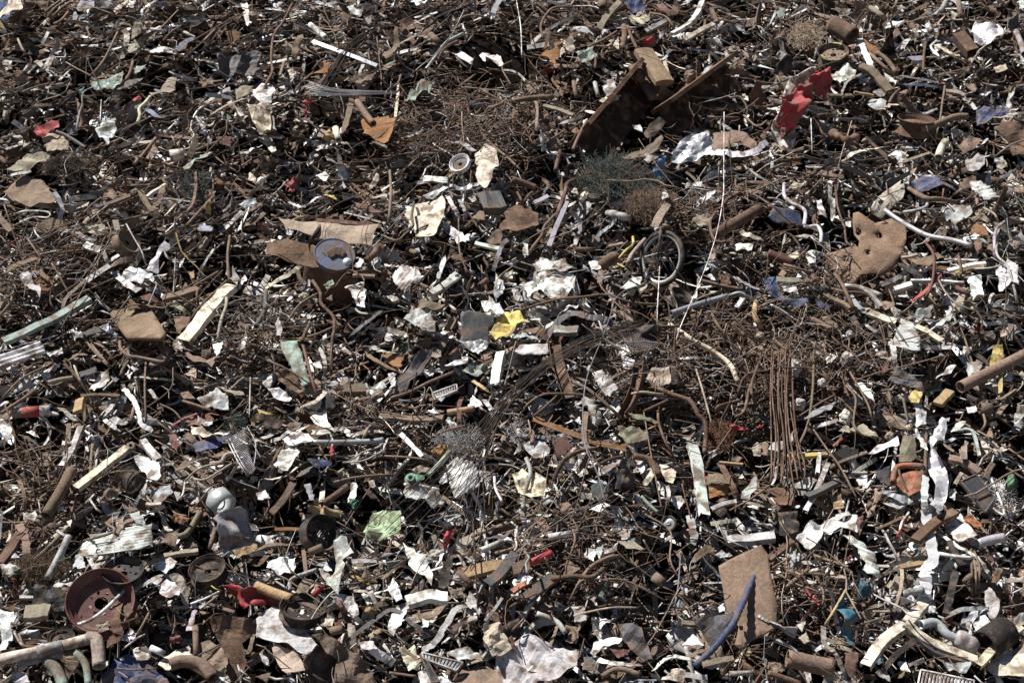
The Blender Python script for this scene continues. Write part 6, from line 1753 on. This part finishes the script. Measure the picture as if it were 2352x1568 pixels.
C_W = np.array([(.70,.70,.685),(.62,.61,.59),(.54,.50,.42),(.46,.46,.465),(.40,.365,.31)]); C_G = np.array([(.36,.37,.38),(.26,.26,.265),(.15,.15,.16),(.45,.46,.47)])
C_R = np.array([(.16,.108,.078),(.205,.15,.11),(.115,.077,.057),(.25,.19,.145),(.14,.082,.052),(.28,.22,.17),(.075,.056,.045)]); C_K = np.array([(.03,.028,.027),(.05,.046,.043),(.018,.018,.02)])
C_C = .25*np.array([(.2,.17,.15)])+.65*np.array([(.36,.05,.05),(.055,.08,.2),(.2,.24,.32),(.07,.2,.12),(.24,.3,.25),(.5,.39,.13),(.38,.13,.06),(.2,.05,.05),(.06,.16,.2),(.34,.26,.17)])
def colours(p, wb=0.0, cc=0.03, grey=0.13, black=0.07):
    X, Y = scr(p); n = len(p); fw = np.clip(.24+.15*Y/1568+zone(X, Y, WHITE)*.7-zone(X, Y, BROWN)*.8+wb, .02, .8); u = rng.uniform(0, 1, n)
    col = C_R[rng.integers(0, len(C_R), n)].copy(); mi = np.ones(n, int); wd = np.zeros(n, int)
    def put(m, C, mats, k): 
        j = rng.integers(0, len(C), n); col[m] = C[j][m]; mi[m] = np.array(mats)[rng.integers(0, len(mats), n)][m]; wd[m] = k
    put(u < fw, C_W, [0,0,0,3,2], 1); rest = (u-fw)/(1-fw)
    put((u >= fw) & (rest < grey), C_G, [2,2,0], 2); put((u >= fw) & (rest >= grey) & (rest < grey+black), C_K, [3,1,0], 3)
    v = rng.uniform(0, 1, n); put(v < cc, C_C, [0,3,0], 4)
    return col*rng.uniform(.75, 1.2, (n, 1)), mi, wd
def unit(a): return a/np.maximum(1e-9, np.linalg.norm(a, axis=-1, keepdims=True))
def head(p, spread):
    X, Y = scr(p); w = np.exp(-((X/800)**2+((Y-250)/500)**2)); return np.radians(25*w+rng.normal(0, 1, len(p))*(spread*(1-w*.4)))
def tubes(p, L, ln, rad, K, prof, curv, spread=55, elev=.28, flat=None, tw=0.0, taper=True):
    n = len(p); c = lift(p, L); S = len(prof); phi = head(p, spread)[:,None]+np.cumsum(rng.normal(0, 1, (n, K))*curv[:,None], 1); el = rng.normal(0, elev, (n,1))+np.cumsum(rng.normal(0, .35, (n, K))*curv[:,None], 1)
    d = np.cos(el)[...,None]*(np.cos(phi)[...,None]*nU+np.sin(phi)[...,None]*nV)+np.sin(el)[...,None]*nN
    pt = np.cumsum(d*(ln/(K-1))[:,None,None], 1); pt = pt-pt.mean(1, keepdims=True)+c[:,None]
    s = unit(np.cross(d, nN)); m = np.cross(s, d); t = (rng.uniform(0, 6.28, (n,1)) if flat is None else rng.normal(0, .6, (n,1)))+np.linspace(0, 1, K)[None]*rng.normal(0, 1, (n,1))*tw
    s, m = s*np.cos(t)[...,None]+m*np.sin(t)[...,None], m*np.cos(t)[...,None]-s*np.sin(t)[...,None]
    pr = np.array(prof); V = pt[:,:,None]+(rad[:,None,None]*pr[None,None,:,0])[...,None]*s[:,:,None]+((rad if flat is None else flat)[:,None,None]*pr[None,None,:,1])[...,None]*m[:,:,None]
    F = []
    for k in range(K-1):
        for j in range(S): F.append((k*S+j, k*S+(j+1)%S, (k+1)*S+(j+1)%S, (k+1)*S+j))
    F += [(3,2,1,0),((K-1)*S,(K-1)*S+1,(K-1)*S+2,(K-1)*S+3)]
    if S == 6: F += [(0,5,4,3),((K-1)*S,(K-1)*S+3,(K-1)*S+4,(K-1)*S+5)]
    return V.reshape(n, K*S, 3), np.array(F), c
def sheets(p, L, l, w, tilt=.6, a=6, b=5, rough=.16, curl=.5):
    n = len(p); c = lift(p, L); N = unit(nN+rng.normal(0, 1, (n,3))*tilt); N[:,1] = np.minimum(N[:,1], -.1); N = unit(N)
    ph = head(p, 50); e1 = np.cos(ph)[:,None]*nU+np.sin(ph)[:,None]*nV; e1 = unit(e1-N*(e1*N).sum(1, keepdims=True)); e2 = np.cross(N, e1)
    u, v = np.meshgrid(np.linspace(-1,1,a), np.linspace(-1,1,b), indexing='ij'); u = u.ravel(); v = v.ravel(); edge = np.maximum(np.abs(u), np.abs(v))
    cut = rng.uniform(-.5,.5,(n,1)); U = u[None]*(1+cut*v[None])+rng.normal(0, rough, (n, a*b))*edge; W = v[None]*(1+rng.uniform(-.6,.6,(n,1))*u[None])+rng.normal(0, rough, (n, a*b))*edge
    th = rng.uniform(0, 3.14, (n,1)); q = U*np.cos(th)+W*np.sin(th); z = rng.normal(0, 1, (n,1))*curl*(q*q)*.5
    for _ in range(3):
        th = rng.uniform(0, 3.14, (n,1)); q = U*np.cos(th)+W*np.sin(th); z += rng.normal(0, .30, (n,1))*np.abs(((q*rng.uniform(.5,1.5,(n,1))+rng.uniform(0,2,(n,1)))%2)-1)
    z += rng.normal(0, .045, (n, a*b)); sz = np.sqrt(l*w)
    top = c[:,None]+(U*l[:,None])[...,None]*e1[:,None]+(W*w[:,None])[...,None]*e2[:,None]+(z*sz[:,None])[...,None]*N[:,None]
    V = np.concatenate([top, top-N[:,None]*np.clip(sz*.04, .0015, .006)[:,None,None]], 1); F = []; m = a*b
    for i in range(a-1):
        for j in range(b-1):
            k = i*b+j; F += [(k, k+b, k+b+1, k+1), (m+k, m+k+1, m+k+b+1, m+k+b)]
    rim = [i*b for i in range(a)]+[(a-1)*b+j for j in range(1, b)]+[i*b+b-1 for i in range(a-2, -1, -1)]+[j for j in range(b-2, 0, -1)]
    for i in range(len(rim)): x, y = rim[i], rim[(i+1)%len(rim)]; F.append((y, x, m+x, m+y))
    return V, np.array(F), c
def blocks(p, L, s):
    n = len(p); c = lift(p, L); q = np.array([(-1,-1,-1),(1,-1,-1),(1,1,-1),(-1,1,-1),(-1,-1,1),(1,-1,1),(1,1,1),(-1,1,1)], float)[None]*s[:,None]*rng.uniform(.6,1.2,(n,8,3))
    A = unit(rng.normal(0,1,(n,3))); Bv = unit(np.cross(A, rng.normal(0,1,(n,3)))); Cc = np.cross(A, Bv)
    V = c[:,None]+q[...,0:1]*A[:,None]+q[...,1:2]*Bv[:,None]+q[...,2:3]*Cc[:,None]
    return V, np.array([(0,3,2,1),(4,5,6,7),(0,1,5,4),(1,2,6,5),(2,3,7,6),(3,0,4,7)]), c
def stuff(name, V, F, col, mi, smooth, label, cat):
    n, k = V.shape[:2]; FF = (F[None]+np.arange(n)[:,None,None]*k).reshape(-1, 4)
    o = quads(name, V.reshape(-1,3), FF, np.repeat(col, k, 0), MATS, np.repeat(mi, len(F)), np.repeat(smooth, len(F)) if not np.isscalar(smooth) else np.full(len(FF), smooth))
    return tag(o, label, cat, kind="stuff")
def singles(name, V, F, c, col, mi, smooth, idx, words, group, shapes=None):
    X, Y = scr(c)
    for i in idx:
        loc = c[i]; v = V[i]-loc; o = quads(name, v, F, col[i], [MATS[mi[i]]], np.zeros(len(F)), np.full(len(F), smooth), None, loc)
        q = V[i]; a = np.stack(scr(q), 1); ang, asp = main_axis(a); ln = float(np.ptp(a, 0).max())
        tag(o, None, name.replace('_', ' '), group); REC.append(dict(o=o, kind=name.replace('_', ' '), col=words[i], X=float(a[:,0].mean()), Y=float(a[:,1].mean()), ang=ang, asp=asp, len=ln, shape=shapes[i] if shapes is not None else None))
def near_word(col, wd):
    out = []
    for c, w in zip(col, wd):
        r, g, b = c/max(c)
        if w == 4: out.append('red' if g < .35 and b < .35 else 'yellow' if b < .4 and g > .6 else 'orange' if b < .3 else 'blue' if r < .7 and b > .9 else 'green' if g > .95 else 'tan')
        elif w == 1: out.append('white' if b > .92 else 'cream' if b > .8 else 'beige')
        elif w == 2: out.append('grey' if max(c) > .25 else 'dark grey')
        elif w == 3: out.append('black')
        else: out.append('rust brown' if max(c) < .17 else 'dusty brown')
    return out
def inframe(c, m=10):
    X, Y = scr(c); return (X > m) & (X < 2352-m) & (Y > m) & (Y < 1568-m)
def top_idx(V, c, L, n, Lmin=-.08):
    ln = np.ptp(np.stack([1176+V[...,0]/V[...,1]/T*1176, 784-(V[...,2]-CAMZ)/V[...,1]/T*1176], -1), axis=1).max(-1)
    ln = np.where(inframe(c), ln, 0); ln = np.where(L < Lmin, 0, ln); return np.argsort(-ln)[:n]
NESTS = [(1700,790,210,120,5),(1880,640,70,40,1),(1060,270,170,110,4),(90,1050,90,45,1.2),(130,600,150,90,1.6),(1350,1280,160,80,1.6),(1500,870,100,60,1.2),(1950,860,120,70,1.6),(1850,1340,80,60,1),(900,980,120,50,1),(1650,480,120,40,.8),(580,760,60,80,.8),(380,720,120,60,.6)]
hexa = [(math.cos(k*math.pi/3), math.sin(k*math.pi/3)) for k in range(6)]; four = [(-1,-1),(1,-1),(1,1),(-1,1)]
SC = 1.0
def fill():
    # sheet scraps
    n = 10500; p = sample(n); l = np.exp(rng.normal(-2.65, .48, n)).clip(.03, .19); w = l*rng.uniform(.12, .6, n); L = rng.uniform(-.26, .02, n)-l*.25
    col, mi, wd = colours(p, .05); V, F, c = sheets(p, L, l, w, tilt=.7); stuff("sheet_metal_scraps", V, F, col, mi, rng.uniform(0,1,n) < .45, "small torn sheet metal scraps in white, grey and rust that fill the heap", "scraps")
    # fines
    n = 14000; p = sample(n); l = np.exp(rng.normal(-3.7, .42, n)).clip(.008, .06); w = l*rng.uniform(.15, .7, n); L = rng.uniform(-.26, .03, n)
    L[:1200] = rng.uniform(.03, .16, 1200); l[:1200] *= .6; w[:1200] *= .6
    col, mi, wd = colours(p, -.04, .02); V, F, c = sheets(p, L, l, w, a=4, b=3, tilt=.8); stuff("fine_debris", V, F, np.where((mi == 1)[:,None], col*.55, col), mi, False, "fine chips and flakes lying between the larger scrap", "debris")
    n = 4000; p = sample(n); s = np.exp(rng.normal(-4.1, .45, (n,1))).clip(.006, .045)*rng.uniform(.5, 1.6, (n,3)); L = rng.uniform(-.34, 0, n)
    col, mi, wd = colours(p, -.16, .01, .08, .1); V, F, c = blocks(p, L, s); stuff("soil_crumbs", V, F, col*.4, np.where(mi == 1, 4, mi), False, "brown crumbs and clods of dirt scattered through the heap", "crumbs")
    # rods and wires
    n = 17500; k = int(n*.42); p = np.concatenate([sample(n-k), near(k, NESTS)]); ln = np.exp(rng.normal(-1.1, .55, n)).clip(.09, 1.3); rad = np.exp(rng.normal(-5.3, .42, n)).clip(.0024, .014)
    L = np.concatenate([rng.uniform(-.30, .06, n-k), rng.uniform(-.26, .07, k)]); ov = rng.choice(n, 1700, replace=False); L[ov] = rng.uniform(.08, .25, 1700); rad[ov] *= .62
    cv = rng.choice([.05,.2,.4,.65], n, p=[.25,.35,.28,.12])
    col, mi, wd = colours(p, -.20, .01, .12, .06); V, F, c = tubes(p, L, ln, rad, 9, hexa, cv, elev=.34); ti = top_idx(V, c, L, 170, -.03); m = np.ones(n, bool); m[ti] = False
    stuff("loose_rods", V[m], F, col[m], mi[m], True, "thin tangled rods and wires running all through the heap", "rods")
    sw = np.array(['straight' if x < .1 else 'wavy' if x < .3 else 'curved' if x < .5 else 'curled' for x in cv]); singles("metal_rod", V, F, c, col, mi, True, ti, near_word(col, wd), GROUPS['metal_rod'], sw)
    # flat strips
    n = 6500; p = sample(n); ln = np.exp(rng.normal(-1.3, .5, n)).clip(.08, .8); wd_ = np.exp(rng.normal(-4.2, .4, n)).clip(.005, .035); cv = rng.choice([.03,.15,.35], n, p=[.3,.4,.3]); L = rng.uniform(-.30, .07, n)
    col, mi, wd = colours(p, .12, .03, .2); V, F, c = tubes(p, L, ln, wd_, 8, four, cv, flat=np.clip(wd_*.09, .0012, .003), tw=1.4, elev=.34); ti = top_idx(V, c, L, 170, -.03); m = np.ones(n, bool); m[ti] = False
    stuff("loose_strips", V[m], F, col[m], mi[m], False, "narrow flat strips of sheet metal lying through the heap", "strips")
    sw = np.array(['straight' if x < .1 else 'bent' if x < .3 else 'curled' for x in cv]); singles("metal_strip", V, F, c, col, mi, False, ti, near_word(col, wd), GROUPS['metal_strip'], sw)
fill()

# ------------------------------------------------------------------ labels for the pieces that have none: look first, then the nearest piece one can find
def label_all():
    dirs = ['right of','above and right of','above','above and left of','left of','below and left of','below','below and right of']
    def lean(r):
        if r['asp'] < 1.6: return ''
        a = r['ang']
        return 'lying level' if a < 15 or a > 165 else 'standing upright' if 72 < a < 108 else 'rising right' if a < 72 else 'rising left'
    inst = {}
    for r in REC:
        cand = sorted(LM, key=lambda m: (m[1]-r['X'])**2+(m[2]-r['Y'])**2)[:1]; m = cand[0]
        d = math.degrees(math.atan2(r['Y']-m[2], r['X']-m[1])); k = int(((-d)%360+22.5)//45) % 8; r['d'] = math.hypot(m[1]-r['X'], m[2]-r['Y'])
        where = 'at the '+m[0] if r['d'] < 9 else dirs[k]+' the '+m[0]
        big = 'long' if r['len'] > 75 else 'short' if r['len'] < 30 else ''
        if r['kind'] in ('metal sheet', 'crumpled sheet', 'rusty plate', 'ribbed sheet', 'broken lump', 'torn plastic'): big = 'large' if r['len'] > 60 else 'small' if r['len'] < 28 else ''
        key = ' '.join(x for x in (big, r['shape'] or '', r['col'], r['kind'], lean(r), where) if x); inst.setdefault(key, []).append(r)
    rank = ['nearest', 'second nearest', 'third nearest', 'fourth nearest', 'fifth nearest', 'sixth nearest', 'seventh nearest']
    for key, rs in inst.items():
        rs.sort(key=lambda r: r['d'])
        for i, r in enumerate(rs):
            if len(rs) == 1: s = key
            else: s = rank[min(i, 6)]+' '+key
            r['o']["label"] = ' '.join(s.split()[:16]).strip()
            if len(r['o']["label"].split()) < 4: r['o']["label"] = 'single '+r['o']["label"]
label_all()
